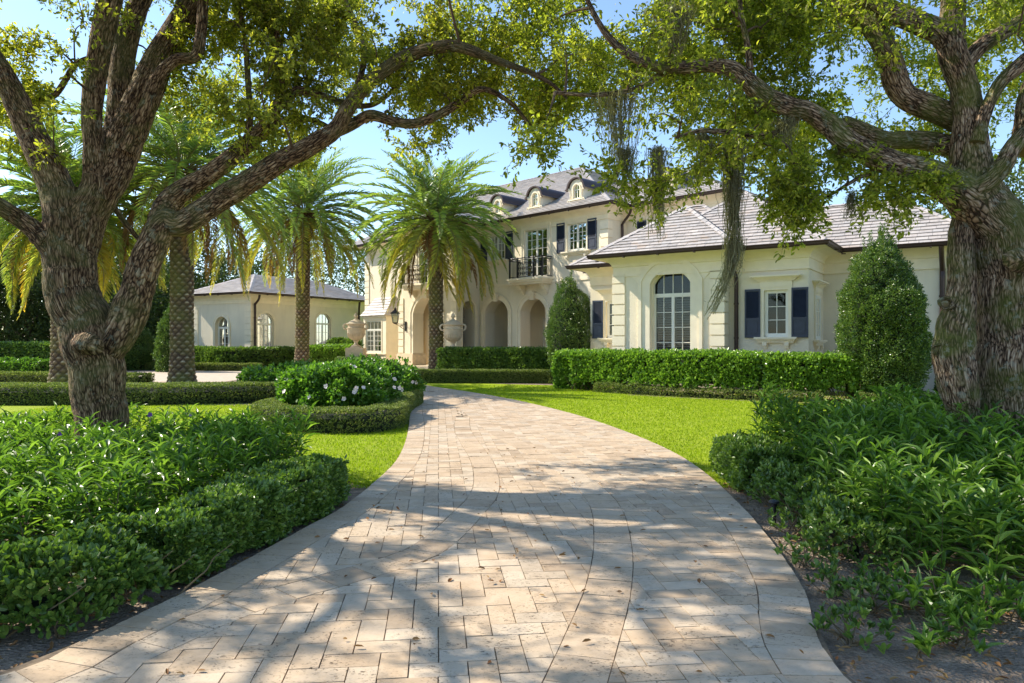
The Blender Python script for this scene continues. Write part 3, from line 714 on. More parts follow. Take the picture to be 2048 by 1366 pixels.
# --- main two-storey block; FM measured from its right-hand front corner, u negative to the left
ov2 = .62; ZM = 8.0
FMc = Fr((4.40, 31.3), DM); FM = FMc.sub(-ov2, ov2); LMn = 19.9
def um(px, v=0): return FM.u(px, v)
zg = .35                                                             # podium level
uc2, uc3 = (um(962)+um(1027))/2, (um(1035)+um(1100))/2
arch2 = (uc2-.88, uc2+.88, zg, FM.z(995, 624), .66); arch3 = (uc3-.88, uc3+.88, zg, FM.z(1066, 622), .66)
wR = (um(1134), um(1173), FM.z(1153, 502), FM.z(1153, 444), 0)
dB = (um(1049), um(1095), 4.92, FM.z(1070, 457), 0)
wL = (uc2-.6, uc2+.6, wR[2], wR[3], 0)
up = 4.6
uPr = um(960); PJ = 1.66                                             # portal: right end and projection
FPo = FM.sub(0, -PJ); uP0, uP1 = FPo.u(799), FPo.u(913)
wall(W2, FM, uP1, 0, zg, up, [arch2, arch3], .7); wall(W2, FM, uP1, 0, up, ZM, [wR, dB, wL], .2)
wall(W2, FM, -LMn, uP1, 0, ZM, [], .2)
FMr = Fr(FM.pt(0), FM.n); wall(W2, FMr, 0, 1.5, 0, ZM, [], .2)        # right return
# portal walls
archP = (uP1-1.25-2.5, uP1-1.25, zg, 3.3, .9)
wall(W2, FPo, uP0, uP1, zg, 4.62, [archP], .7); wall(W2, FPo, uP0, uP1, 4.62, ZM, [(uP0+1.9, uP1-1.9, 4.9, 6.9, 0)], .2)
FPr = Fr(FPo.pt(uP1), FM.n); niche = (.42, 1.30, zg+.0, FPr.z(943, 618), .44)
wall(W2, FPr, 0, PJ, zg, ZM, [niche], .9)
FPl = Fr(FPo.pt(uP0, PJ), -FM.n); wall(W2, FPl, 0, PJ, zg, ZM, [(.35, 1.3, zg, 3.0, .4)], .2)
# porch behind the arches: back wall, floor, ceiling
pb = MB(); 
pb.add(FM([(uP1+.2, 2.3, zg), (0, 2.3, zg), (0, 2.3, up), (uP1+.2, 2.3, up)]), [(0, 1, 2, 3)])
pb.add(FM([(uP1+.2, .7, 4.3), (0, .7, 4.3), (0, 2.3, 4.3), (uP1+.2, 2.3, 4.3)]), [(3, 2, 1, 0)])
um_ = (arch2[1]+arch3[0])/2
pb.add(FM([(um_, .3, zg), (um_, 2.3, zg), (um_, 2.3, up), (um_, .3, up)]), [(0, 1, 2, 3)])
pb.add(FM([(uP1+.25, .3, zg), (uP1+.25, 2.3, zg), (uP1+.25, 2.3, up), (uP1+.25, .3, up)]), [(0, 1, 2, 3)])
pb.build('porch_wall', M['stucco'], HOUSE)
od = (FM.u(1040, 2.3), FM.u(1092, 2.3), zg, 2.95, .35)
window(FM, od, v=2.2, leaves=2, cols=2, rows=3, louv=False, dark=True, sur=None, name='door', hardware=True)
# iron gate in the niche
gm = MB()
FG = Fr(FPr.pt(0, .85), FPr.d)
for i in range(8): u = niche[0]+.08+i*.1; tube(gm, FG([(u, 0, zg), (u, 0, 3.1)]), .012, 6)
for z in (zg+.1, zg+1.0, zg+2.0, 3.05): tube(gm, FG([(niche[0], 0, z), (niche[1], 0, z)]), .016, 6)
for z in np.arange(zg+.3, 3.0, .33):
    for u in (niche[0]+.3, niche[0]+.6): t = np.linspace(0, 2*PI, 11); tube(gm, FG([(u+.11*math.cos(a), 0, z+.13*math.sin(a)) for a in t]), .01, 5, cap=False)
gm.add(FG([(niche[0]-.2, .05, zg), (niche[1]+.2, .05, zg), (niche[1]+.2, .05, 4), (niche[0]-.2, .05, 4)]), [(0, 1, 2, 3)])
gm.build('iron_gate', M['iron'], HOUSE)
# mouldings round the arches, with carved keystones
am = MB()
for fr_, o in ((FM, arch2), (FM, arch3), (FPr, niche), (FPo, archP)):
    L = outline(o); wdt = .27 if fr_ is not FPr else .12; band(am, fr_, L, 0, wdt*.7, -.05, .004); band(am, fr_, L, wdt*.7, wdt, -.085, .004)
am.build('arch_moulding', M['trim'], HOUSE)
for fr_, o in ((FM, arch2), (FM, arch3), (FPo, archP)):
    km = MB(); c = (o[0]+o[1])/2; zt_ = o[3]+o[4]
    for i, (w_, z0_, z1_, v_) in enumerate(((.13, -.10, .12, .16), (.18, .12, .28, .19), (.15, .28, .36, .14))): bar(km, fr_, c-w_, c+w_, zt_+z0_, zt_+z1_, -v_, .004)
    for i in range(9):
        a = PI*i/8; tube(km, fr_([(c, -.15, zt_+.1), (c+.2*math.cos(a), -.2, zt_+.12+.24*math.sin(a)), (c+.25*math.cos(a), -.15, zt_+.1+.26*math.sin(a))]), [.04, .045, .02], 6)
    km.build('keystone', M['trim'], HOUSE, smooth=False)
window(FM, wR, v=.1, leaves=2, cols=2, rows=3, louv=True, sur=(.11, .03), lintel=True, sill=True, shut=.52)
window(FM, wL, v=.1, leaves=2, cols=2, rows=3, louv=True, sur=(.11, .03), lintel=True, sill=True, shut=.52)
window(FM, dB, v=.1, leaves=2, cols=2, rows=5, louv=True, sur=(.22, .04), lintel=True, name='balcony_door')
window(FPo, (uP0+1.9, uP1-1.9, 4.9, 6.9, 0), v=.1, leaves=2, cols=2, rows=5, louv=True, sur=(.2, .04), lintel=True, name='balcony_door')
def balcony(fr, c, half=1.12, dep=.75, z=4.8):
    mb = MB(); bar(mb, fr, c-half-.1, c+half+.1, z-.02, z+.08, -dep-.1, .01); bar(mb, fr, c-half-.03, c+half+.03, z-.14, z-.02, -dep-.03, .01); bar(mb, fr, c-half+.05, c+half-.05, z-.24, z-.14, -dep+.06, .01)
    for s in (-1, 1):
        u = c+s*(half-.32)
        for w_, v_, z0_, z1_ in ((.1, .5, -.36, -.24), (.09, .36, -.48, -.36), (.08, .22, -.62, -.48), (.06, .1, -.72, -.62)): bar(mb, fr, u-w_, u+w_, z+z0_, z+z1_, -v_, .01)
    b = mb.build('balcony', M['trim'], HOUSE)
    r = MB(); z0 = z+.12; z1 = z+1.08; P_ = [(c-half, 0), (c-half, -dep), (c+half, -dep), (c+half, 0)]
    for (a, b2) in zip(P_[:-1], P_[1:]):
        for zz in (z0+.02, z1-.1, z1): tube(r, fr([(*a, zz), (*b2, zz)]), .018 if zz < z1 else .028, 6)
        L = math.hypot(b2[0]-a[0], b2[1]-a[1]); n = int(L/.09)
        for i in range(n+1):
            t = i/n; 
            if L > 1.5 and .24 < t < .76: continue
            q_ = (a[0]+(b2[0]-a[0])*t, a[1]+(b2[1]-a[1])*t); tube(r, fr([(*q_, z0), (*q_, z1-.1)]), .009, 5)
        for i in range(0, n, 2):
            t = (i+.5)/n; q_ = (a[0]+(b2[0]-a[0])*t, a[1]+(b2[1]-a[1])*t); tt = np.linspace(0, 2*PI, 9); dx, dy = (b2[0]-a[0])/L, (b2[1]-a[1])/L
            tube(r, fr([(q_[0]+dx*.04*math.cos(k), q_[1]+dy*.04*math.cos(k), z1-.05+.04*math.sin(k)) for k in tt]), .007, 4, cap=False)
    for q_ in P_[1:3]+[(c-half*.5, -dep), (c+half*.5, -dep)]: bar(r, fr, q_[0]-.03, q_[0]+.03, z0-.05, z1+.04, q_[1]-.03, q_[1]+.03)
    for cx in np.arange(c-half*.5+.14, c+half*.5, .26):                # scrolls in the middle panel
        for zz, rr in ((z0+.17, .12), (z0+.42, .12), (z0+.68, .12)):
            for s in (-1, 1):
                tt = np.linspace(0, 3.2*PI, 22); R = rr*(1-tt/(4.1*PI)); tube(r, fr([(cx+s*R_*math.cos(t)*.9, -dep, zz+R_*math.sin(t)*1.05) for t, R_ in zip(tt, R)]), .010, 4, cap=False)
    r.build('railing', M['iron'], b)
balcony(FM, (dB[0]+dB[1])/2); balcony(FPo, (uP0+uP1)/2, 1.25)
quoin(FM, 0, 1, up+.35, ZM-.75, .42, .3, .05, .4); quoin(FPo, uP1, 1, zg, 4.2, .42, .36, .05, .4); quoin(FPo, uP1, 1, 4.9, ZM-.75, .42, .36, .05, .4)
quoin(FPo, uP0, -1, zg, 4.2, .42, 0, .05, .4); quoin(FPo, uP0, -1, 4.9, ZM-.75, .42, 0, .05, .4); quoin(FM, -LMn, -1, .4, ZM-.75, .42, 0, .05, .4)
sc_ = MB()
bar(sc_, FM, uP1, .03, 4.62, 4.74, -.045, .003); sc_.build('string_course', M['trim'], HOUSE)
# pier bases of the portal, podium and steps
for a, b in ((uP0-.12, archP[0]+.08), (archP[1]-.08, uP1+.12)):
    pb = MB(); bar(pb, FPo, a, b, zg, zg+.62, -.14, .84); bar(pb, FPo, a+.04, b-.04, zg+.62, zg+.67, -.10, .80)
    pb.build('pier_base', M['stone'], HOUSE)
st = MB(); bar(st, FM, -LMn-.5, .4, .0, zg-.004, -PJ-1.2, 2.6); bar(st, FM, -LMn-.5, 0, 0, .175, -PJ-1.6, -PJ-1.2); st.build('podium', M['stone'], HOUSE)
# second, set-back section to the right
FS = FMc.sub(0, 1.42+ov2); uS1 = Fr((8.9, 28.9), DM).o; uS1 = float(np.dot(np.array((8.9, 28.9))-FS.o, FS.d))-ov2
wS = (uS1-3.6, uS1-2.4, 5.9, 7.25, 0)
wall(W2, FS, -ov2-.02, uS1, 0, ZM-.02, [wS], .2); window(FS, wS, v=.1, leaves=2, cols=2, rows=3, louv=True, sur=(.11, .03), lintel=True, sill=True, shut=.52)
W2.add(FS([(uS1, 0, 0), (uS1, 6, 0), (uS1, 6, ZM-.02), (uS1, 0, ZM-.02)]), [(0, 1, 2, 3)])
eaves([FM.pt(-LMn, 5), FM.pt(-LMn, 0), FM.pt(uP0, 0), FPo.pt(uP0, 0), FPo.pt(uP1, 0), FM.pt(uP1, 0), FM.pt(0, 0), FM.pt(0, 1.42)], ZM, frieze=.5)
eaves([FS.pt(-ov2, 0), FS.pt(uS1, 0), FS.pt(uS1, 5)], ZM, frieze=.5)
PM = 4.7/9.2
hip(FM, -LMn-ov2-1.5, ov2, -ov2, 17.8, ZM, PM, hl=4.8, hr=9.2, half=9.2, seeds=5, expo=.3, wid=.42)
hip(FS, -9, uS1+ov2, -ov2, 8.0, ZM, PM, seeds=6, expo=.3, wid=.42)
hip(FPo, uP0-ov2, uP1+ov2, -ov2, 7, ZM, PM*1.25, half=(uP1-uP0+2*ov2)/2, seeds=7, expo=.3, wid=.42)
q = FMr.pt(1.0, -.1); pipe([(*FMr.pt(.95, -ov2), 7.85), (*FMr.pt(.95, -ov2+.1), 7.6), (*q, 7.2), (*q, 6.9), (*q, 4.6)], .06)
def dormer(fr, c, b=1.0, zo=.5, w=.95, h=1.05):
    """small arched dormer; front face b metres in from the eave line, c along it"""
    v0 = -ov2+b; z0 = ZM+zo; o = (c-.21, c+.21, z0+.16, z0+.62, .21); mb = MB()
    wall(mb, fr, c-w/2, c+w/2, z0-.1, z0+.66, [], .1, v0+.002) if False else None
    A = arc(c-.44, c+.44, z0+.66, .42)
    for p, q in zip(A[:-1], A[1:]):                                   # arched front with its opening
        uu0, uu1 = p[0], q[0]
    Lo = outline(o); Lf = [(c-.44, z0-.12)]+A+[(c+.44, z0-.12)]
    n1 = 40
    def rs(L):
        L = np.array(L, float); d = np.concatenate(([0], np.cumsum(np.hypot(*np.diff(L, axis=0).T)))); t = np.linspace(0, d[-1], n1); return np.c_[np.interp(t, d, L[:, 0]), np.interp(t, d, L[:, 1])]
    I, O = rs(Lo), rs(Lf)
    mb.add(fr([(p[0], v0, p[1]) for p in I]+[(p[0], v0, p[1]) for p in O]+[(p[0], v0+.12, p[1]) for p in I]), [(i, i+1, n1+i+1, n1+i) for i in range(n1-1)]+[(i+1, i, 2*n1+i, 2*n1+i+1) for i in range(n1-1)])
    bar(mb, fr, c-.44, c+.44, z0-.12, z0+.16, v0-.001, v0+.1)
    for s in (-1, 1):                                                 # cheeks
        mb.add(fr([(c+s*.44, v0, z0-.2), (c+s*.44, v0+2.4, z0-.2), (c+s*.44, v0+2.4, z0+.72), (c+s*.44, v0, z0+.72)]), [(0, 1, 2, 3)])
        for zz, rr in ((z0+.02, .09), (z0+.60, .05)):
            tt = np.linspace(0, 2*PI, 12); tube(mb, fr([(c+s*(.46)+rr*math.cos(t)*.7, v0-.04, zz+rr*math.sin(t)) for t in tt]), .035, 6, cap=False)
        tube(mb, fr([(c+s*.40, v0-.04, z0+.1), (c+s*.34, v0-.05, z0+.3), (c+s*.37, v0-.04, z0+.58)]), .035, 6)
    band(mb, fr, [(o[0], o[2])]+arc(o[0], o[1], o[3], o[4])+[(o[1], o[2])], 0.0, .07, v0-.04, v0)
    bar(mb, fr, c-.40, c+.40, z0+.06, z0+.12, v0-.07, v0)
    d = mb.build('dormer', M['trim'], HOUSE)
    rm = MB(); Ar = arc(c-.56, c+.56, z0+.68, .50, 16); Ar = [(c-.66, z0+.60)]+Ar+[(c+.66, z0+.60)]
    k = len(Ar); rm.add(fr([(p[0], v0-.12, p[1]) for p in Ar]+[(p[0], v0+2.6, p[1]) for p in Ar]+[(c+(p[0]-c)*.86, v0-.12, p[1]-.07) for p in Ar]+[(c+(p[0]-c)*.86, v0, p[1]-.07) for p in Ar]),
        [(i, i+1, k+i+1, k+i) for i in range(k-1)]+[(2*k+i, 2*k+i+1, i+1, i) for i in range(k-1)]+[(3*k+i, 3*k+i+1, 2*k+i+1, 2*k+i) for i in range(k-1)])
    rm.build('dormer_roof', M['bronze'], d)
    g = MB(); v = v0+.08; L = outline(o); g.add(fr([(p[0], v, p[1]) for p in L]), [tuple(range(len(L)))]); g.build('pane', M['glass'], d)
    g = MB(); g.add(fr([(p[0], v+.3, p[1]) for p in L]), [tuple(range(len(L)))]); g.build('dark_backing', M['dark'], d)  # dark sheet in place of the unlit space behind the pane
    g = MB(); bar(g, fr, c-.015, c+.015, o[2], o[3]+.2, v-.02, v); bar(g, fr, o[0], o[1], o[3]-.06, o[3]-.03, v-.021, v); band(g, fr, L+[L[0]], -.03, 0, v-.025, v+.01); g.build('muntin', M['white'], d)
for px in (1070, 1153, 995): 
    dormer(FM, um(px, -ov2+1.0))
dormer(FS, FS.u(1332, -ov2+1.0))
# bay window between the portal and the left end
bu0, bu1 = um(742), um(800); bz0, bz1 = .35, 3.35; bv = -.8
bw = (bu0+.62, bu1-.85, 1.0, 3.0, 0)
FB = FM.sub(0, bv); bm = MB()
wall(bm, FB, bu0+.35, bu1-.35, bz0, bz1, [bw], .15)
for a, b, s in (((bu0, 0), (bu0+.35, bv), 1), ((bu1-.35, bv), (bu1, 0), 1)):
    bm.add(FM([(*a, bz0), (*b, bz0), (*b, bz1), (*a, bz1)]), [(0, 1, 2, 3)])
bar(bm, FB, bu0+.3, bu1-.3, bz1-.14, bz1, -.08, .02); bar(bm, FB, bu0+.3, bu1-.3, .9, .96, -.08, .02)
bay = bm.build('bay_window', M['trim'], HOUSE)
window(FB, bw, v=.06, leaves=2, cols=2, rows=4, transom=2.45, louv=False, curtain=True, sur=(.08, .02))
rmb = MB(); 
bp = [(bu0-.1, 0.0), (bu0+.25, bv-.15), (bu1-.25, bv-.15), (bu1+.1, 0.0)]; tp = [(bu0+.35, .0), (bu0+.6, -.05), (bu1-.6, -.05), (bu1-.35, .0)]
for i in range(3): slates(rmb, FM([(*bp[i], bz1), (*bp[i+1], bz1), (*tp[i+1], bz1+1.15), (*tp[i], bz1+1.15)]), .22, .34, 90+i); rmb.add(FM([(*bp[i], bz1), (*bp[i+1], bz1), (*tp[i+1], bz1+1.15), (*tp[i], bz1+1.15)]), [(0, 1, 2, 3)])
rmb.build('bay_roof', M['slate'], bay)
# --- left wing
FLi = Fr((-16.0, 42.7), (.478, .878)); FLi.n = np.array((-.878, .478)); ov = .62
FL = Fr((-16.0, 42.7), (.878, -.478))                                   # outer face, u<0 to the left
FLi = Fr(FL.pt(-.55, .55), (.478, .878)); FL = Fr(FL.pt(-.55, .55), (.878, -.478))
LL = -FL.u(388); LI = 11.5
oa = (FL.u(436), FL.u(451), 0.5, 3.0, .35); ucc = (oa[0]+oa[1])/2; oa = (ucc-.62, ucc+.62, .5, 2.75, .55)
wall(W2, FL, -LL, 0, 0, ZE, [oa], .3); window(FL, oa, v=.25, leaves=2, cols=1, rows=4, transom=2.6, louv=False, sur=(.2, .04), curtain=True)
ow = []
for x0, x1 in ((511, 550), (630, 664)):
    a, b = FLi.u(x0), FLi.u(x1); ow.append((a+.12, b-.12, .6, FLi.z((x0+x1)/2, 640), .45))
wall(W2, FLi, 0, LI, 0, ZE, ow, .3)
for o in ow: window(FLi, o, v=.12, leaves=2, cols=2, rows=4, transom=o[3]-.25, louv=False, sur=(.14, .03), curtain=True)
eaves([FL.pt(-LL, 6), FL.pt(-LL, 0), FL.pt(0, 0), FLi.pt(LI, 0)], ZE, frieze=.5)
quoin(FL, 0, 1, .4, 3.9, .5, .5, .05); quoin(FL, -LL, -1, .4, 3.9, .42, 0, .05)
hip(FL, -LL-ov, ov, -ov, LI, ZE, TP*.60, half=(LL+2*ov)/2, seeds=8, expo=.26, wid=.4)
q = FLi.pt(FLi.u(508), -.1); pipe([(*FLi.pt(FLi.u(508), -.5), 4.6), (*FLi.pt(FLi.u(508), -.4), 4.3), (*q, 4.0), (*q, 3.7), (*q, .2)], .07)
q = FLi.pt(FLi.u(716), -.1); pipe([(*FLi.pt(FLi.u(709), -.5), 4.6), (*FLi.pt(FLi.u(709), -.45), 4.2), (*q, 3.7), (*q, 3.4), (*q, .2)], .08)
wo = W.build('wall', M['stucco'], HOUSE); wo = W2.build('wall', M['stucco'], HOUSE)

# --- wall lantern on the portal
lc = FPo.pt(FPo.u(812), 0); fl = Fr(lc, DM); LZ = 3.0
LAN = thing('wall_lantern', 'black iron wall lantern on a scrolled bracket left of the entrance arch', 'lantern', (*lc, LZ-.3))
lb = MB(); v = -.75
tube(lb, fl([(0, 0, LZ-.3), (0, v, LZ-.3)]), .02, 6); tube(lb, fl([(0, 0, LZ-.62), (0, -.25, LZ-.55), (0, -.5, LZ-.4), (0, v+.05, LZ-.32)]), .015, 6); bar(lb, fl, -.06, .06, LZ-.7, LZ-.15, -.05, 0)
tt = np.linspace(0, 3*PI, 20); tube(lb, fl([(0, -.3+(.12-.01*t)*math.cos(t), LZ-.42+(.12-.01*t)*math.sin(t)*.7) for t in tt]), .012, 5, cap=False)
lb.build('bracket', M['iron'], LAN)
lh = MB(); c = fl.pt(0, v)
def taper(mb, c, z0, z1, r0, r1): mb.add([(c[0]+r*x, c[1]+r*y, z) for r, z in ((r0, z0), (r1, z1)) for x, y in ((-1, -1), (1, -1), (1, 1), (-1, 1))], [(3, 2, 1, 0), (4, 5, 6, 7), (0, 1, 5, 4), (1, 2, 6, 5), (2, 3, 7, 6), (3, 0, 4, 7)])
for x, y in ((-1, -1), (1, -1), (1, 1), (-1, 1)): tube(lh, [(c[0]+x*.13, c[1]+y*.13, LZ-.22), (c[0]+x*.19, c[1]+y*.19, LZ+.28)], .016, 5)
taper(lh, c, LZ-.3, LZ-.22, .06, .15); taper(lh, c, LZ+.28, LZ+.33, .24, .24); taper(lh, c, LZ+.33, LZ+.5, .22, .06); taper(lh, c, LZ+.5, LZ+.58, .05, .07); taper(lh, c, LZ+.58, LZ+.66, .03, .01)
lh.build('lamp_housing', M['iron'], LAN)
lg = MB(); taper(lg, c, LZ-.215, LZ+.275, .125, .182); lg.build('glass', M['glass'], LAN)
# ---------------------------------------------------------------- leaves
def unit(v): return v/(np.linalg.norm(v, axis=-1, keepdims=True)+1e-9)
SH = {  # leaf outlines: vertices (across, along, up) and faces
 'dia': (np.array([(0,0,0),(.5,.45,.10),(0,1,0),(-.5,.45,.10)]), np.array([(0,1,2),(0,2,3)])),
 'oval': (np.array([(0,0,0),(.34,.22,.06),(.5,.58,.09),(.3,.88,.04),(0,1,-.03),(-.3,.88,.04),(-.5,.58,.09),(-.34,.22,.06),(0,.5,-.02)]), np.array([(0,1,8),(1,2,8),(2,3,8),(3,4,8),(4,5,8),(5,6,8),(6,7,8),(7,0,8)])),
 'lance': (np.array([(0,0,0),(.40,.2,.10),(.5,.45,.14),(.3,.75,.02),(0,1,-.16),(-.3,.75,.02),(-.5,.45,.14),(-.40,.2,.10),(0,.25,.04),(0,.6,.03)]), np.array([(0,1,8),(1,2,8),(2,9,8),(2,3,9),(3,4,9),(4,5,9),(5,6,9),(6,8,9),(6,7,8),(7,0,8)])),
 'oak': (np.array([(0,0,0),(.5,.4,.12),(.38,.8,.08),(0,1,-.04),(-.38,.8,.08),(-.5,.4,.12)]), np.array([(0,1,2),(0,2,3),(0,3,4),(0,4,5)])),
}
def leaves(mb, pos, ax, nr, L, wd, shape='dia', tone=None):
    """pos (n,3), ax leaf direction, nr rough normal, L length, wd width"""
    n = len(pos); 
    if n == 0: return
    T, Fc = SH[shape]; ax = unit(ax); nr = nr-ax*(nr*ax).sum(1, keepdims=True); nr = unit(nr); sd = np.cross(ax, nr)
    L = np.broadcast_to(L, (n,)); wd = np.broadcast_to(wd, (n,))
    v = pos[:, None]+T[None, :, 0, None]*(sd*wd[:, None])[:, None]+T[None, :, 1, None]*(ax*L[:, None])[:, None]+T[None, :, 2, None]*(nr*L[:, None])[:, None]
    k = len(T); f = (np.arange(n)[:, None, None]*k+Fc[None]).reshape(-1, 3)
    mb.add(v.reshape(-1, 3), f, tone=None if tone is None else np.repeat(np.broadcast_to(tone, (n,)), k))
def rv(n, up=0.): v = RNG.normal(size=(n, 3)); v = unit(v); v[:, 2] += up; return unit(v)
def lobes(p, sc=1.): return np.array([mnoise.noise(Vector(q*sc)) for q in p])
def shell(path, wd, h, n, rnd=.12, bumpy=.05, seed=0, z0=0., taper=0., endcaps=True):
    """random points and normals on the skin of a hedge that follows a plan path"""
    path = np.array(path, float); seg = np.diff(path, axis=0); L = np.hypot(seg[:, 0], seg[:, 1]); cum = np.concatenate(([0], np.cumsum(L))); tot = cum[-1]
    per = wd+2*h
    t = RNG.random(n)*tot; k = np.clip(np.searchsorted(cum, t)-1, 0, len(L)-1); f = (t-cum[k])/L[k]; c = path[k]+seg[k]*f[:, None]
    T = np.gradient(path, axis=0); T = unit(T); Tt = unit(T[k]*(1-f)[:, None]+T[np.minimum(k+1, len(T)-1)]*f[:, None]); R = np.stack((Tt[:, 1], -Tt[:, 0]), 1)
    s = RNG.random(n)*per; side = np.where(s < h, -1, np.where(s < h+wd, 0, 1)); x = np.where(side == -1, -wd/2, np.where(side == 0, s-h-wd/2, wd/2)); z = np.where(side == -1, s, np.where(side == 0, h, s-h-wd))
    nr = np.where((side == 0)[:, None], np.array((0, 0, 1.)), np.c_[R*side[:, None], np.zeros(n)])
    # rounding of the top edges
    ex = np.abs(x)-(wd/2-rnd); ez = z-(h-rnd); m = (ex > 0) & (ez > 0); ln = np.hypot(ex, ez)+1e-6
    x = np.where(m, np.sign(x)*(wd/2-rnd+ex/ln*rnd), x); z = np.where(m, h-rnd+ez/ln*rnd, z)
    x = x*(1-taper*(z/h))
    p = np.c_[c+R*x[:, None], z+z0]
    if endcaps:
        ne = int(n*2*wd*h/(per*tot+2*wd*h)*1.1)+4; e = RNG.integers(0, 2, ne); c = np.where(e[:, None] == 0, path[0], path[-1]); Te = np.where(e[:, None] == 0, -T[0], T[-1]); Re = np.stack((Te[:, 1], -Te[:, 0]), 1)
        p2 = np.c_[c+Re*RNG.uniform(-wd/2, wd/2, ne)[:, None], RNG.random(ne)*h+z0]; p = np.vstack((p, p2)); nr = np.vstack((nr, np.c_[Te, np.zeros(ne)]))
    b = lobes(p, 2.3)*bumpy+lobes(p+9, 7.)*bumpy*.5
    return p+nr*b[:, None], nr
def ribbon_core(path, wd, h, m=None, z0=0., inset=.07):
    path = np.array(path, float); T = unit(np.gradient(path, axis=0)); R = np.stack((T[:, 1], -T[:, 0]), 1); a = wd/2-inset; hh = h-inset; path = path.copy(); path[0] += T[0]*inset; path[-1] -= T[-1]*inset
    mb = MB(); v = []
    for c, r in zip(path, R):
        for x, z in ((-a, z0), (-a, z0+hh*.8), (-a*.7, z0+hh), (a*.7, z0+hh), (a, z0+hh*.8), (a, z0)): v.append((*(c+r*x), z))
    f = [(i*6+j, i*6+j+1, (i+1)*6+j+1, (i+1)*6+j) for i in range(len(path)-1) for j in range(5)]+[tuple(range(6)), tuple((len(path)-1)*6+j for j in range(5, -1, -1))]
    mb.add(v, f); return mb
def rosettes(mb, p, nr, k, L, wd, shape, spread=.9, up=.5, jit=.02, tone=None):
    """k leaves round each point, opening towards nr"""
    n = len(p); a = RNG.uniform(0, 2*PI, n); nr = unit(nr+RNG.normal(0, .35, nr.shape)+np.array((0, 0, up)))
    t = unit(np.cross(nr, RNG.normal(size=(n, 3)))); b = np.cross(nr, t)
    for i in range(k):
        q = a+i*2.4; d = np.cos(q)[:, None]*t+np.sin(q)[:, None]*b; sp = spread*RNG.uniform(.6, 1.25, n)[:, None]*(1 if i > k*.35 else .55)
        ax = unit(nr+d*sp); leaves(mb, p+RNG.normal(0, jit, (n, 3)), ax, unit(nr*1.0-d*.2+RNG.normal(0, .2, (n, 3))), L*RNG.uniform(.7, 1.15, n), wd*RNG.uniform(.8, 1.15, n), shape, tone)
def hedge(name, label, path, wd, h, matl, n, L, lw, shape='dia', k=5, z0=0., rnd=.1, bumpy=.05, stems=False, closed_core=True, flowers=None, group=None, taper=0., core_z=None, cat='hedge', smooth_path=True, inset=.09):
    path = catmull(path, 5) if smooth_path and len(path) > 2 else np.array([np.array(path[0])+(np.array(path[-1])-np.array(path[0]))*t for t in np.linspace(0, 1, 8)])
    c = path.mean(0); t = thing(name, label, cat, (c[0], c[1], 0), group)
    p, nr = shell(path, wd, h, n, rnd, bumpy, z0=z0, taper=taper); mb = MB()
    rosettes(mb, p, nr, k, L, lw, shape, jit=L*.3); mb.build('foliage', M[matl], t)
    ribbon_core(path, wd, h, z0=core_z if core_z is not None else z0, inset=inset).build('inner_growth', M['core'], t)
    return t, path
def stems_for(t, path, wd, h, n, r=.012):
    mb = MB()
    for i in range(n):
        c = path[RNG.integers(0, len(path))]+RNG.normal(0, .12, 2); b = np.array((c[0], c[1], 0)); a = RNG.uniform(0, 6.3); pts = [b]
        for s in range(4): pts.append(pts[-1]+np.array((math.cos(a)*.09+RNG.normal(0, .03), math.sin(a)*.09+RNG.normal(0, .03), h*.23)))
        tube(mb, pts, [r, r*.9, r*.8, r*.6, r*.4], 5, False)
    mb.build('stem', M['stem'], t)
def gp(px, py, h=0.): Y = (HC-h)*F/(py-683); return ((px-1024)/F*Y, Y)

# --- clipped hedges
hedge('box_hedge', 'low clipped box hedge curving round the white hibiscus bed beside the driveway', [(-2.75, 19.2), (-2.72, 16.5), (-2.48, 14.3), (-2.65, 13.35), (-3.4, 13.15), (-4.3, 13.45), (-4.95, 14.2), (-5.1, 15.3), (-5.0, 17.2)], .62, .42, 'boxleaf', 15000, .034, .022, rnd=.07, bumpy=.025)
hedge('box_hedge', 'long low box hedge crossing behind the left lawn from the oak to the hibiscus', [(-22, 19.6), (-14, 19.3), (-9, 19.4), (-5.6, 20.6)], 1.3, .5, 'boxleaf', 26000, .042, .028, rnd=.08, bumpy=.03)
hedge('box_hedge', 'low box hedge strip behind the long one, left of the oak trunk', [(-30, 29.5), (-20, 28.3), (-14.2, 27.2)], .8, .42, 'boxleaf', 10000, .06, .04, rnd=.08, bumpy=.03)
hedge('box_hedge', 'low clipped box hedge at the tip of the right lawn below the palm', [(-4.3, 29.6), (-3.3, 28.9), (-1.2, 28.8), (1.6, 28.4), (3.0, 26.6)], .75, .5, 'boxleaf', 16000, .05, .034, rnd=.08, bumpy=.03)
hedge('box_hedge', 'small box hedge strip on the far side of the forecourt below the left wing', [(-21.5, 41.5), (-17.5, 40.6), (-14.5, 40.4)], .7, .4, 'boxleaf', 4000, .07, .045, bumpy=.03)
t, pth = hedge('clusia_hedge', 'waist-high bright green hedge below the arched french window, sunlit', [(2.35, 24.7), (3.2, 24.1), (5.3, 22.0), (7.3, 20.7)], 1.0, .98, 'clusia', 5200, .10, .062, 'oval', 6, z0=.32, rnd=.12, bumpy=.09, core_z=.42); stems_for(t, pth, 1, .6, 70)
t, pth = hedge('clusia_hedge', 'shaded hedge of round glossy leaves below the navy-shuttered window', [(7.5, 20.55), (9.0, 19.9), (10.1, 19.6)], .9, .93, 'clusia', 2500, .10, .062, 'oval', 6, z0=.32, rnd=.12, bumpy=.1, core_z=.5); stems_for(t, pth, 1, .6, 50)
hedge('clusia_hedge', 'short sunny block of hedge left of the pavilion corner', [(1.75, 25.7), (2.9, 25.2)], 1.1, 1.25, 'clusia', 1500, .11, .07, 'oval', 6, rnd=.2, bumpy=.08)
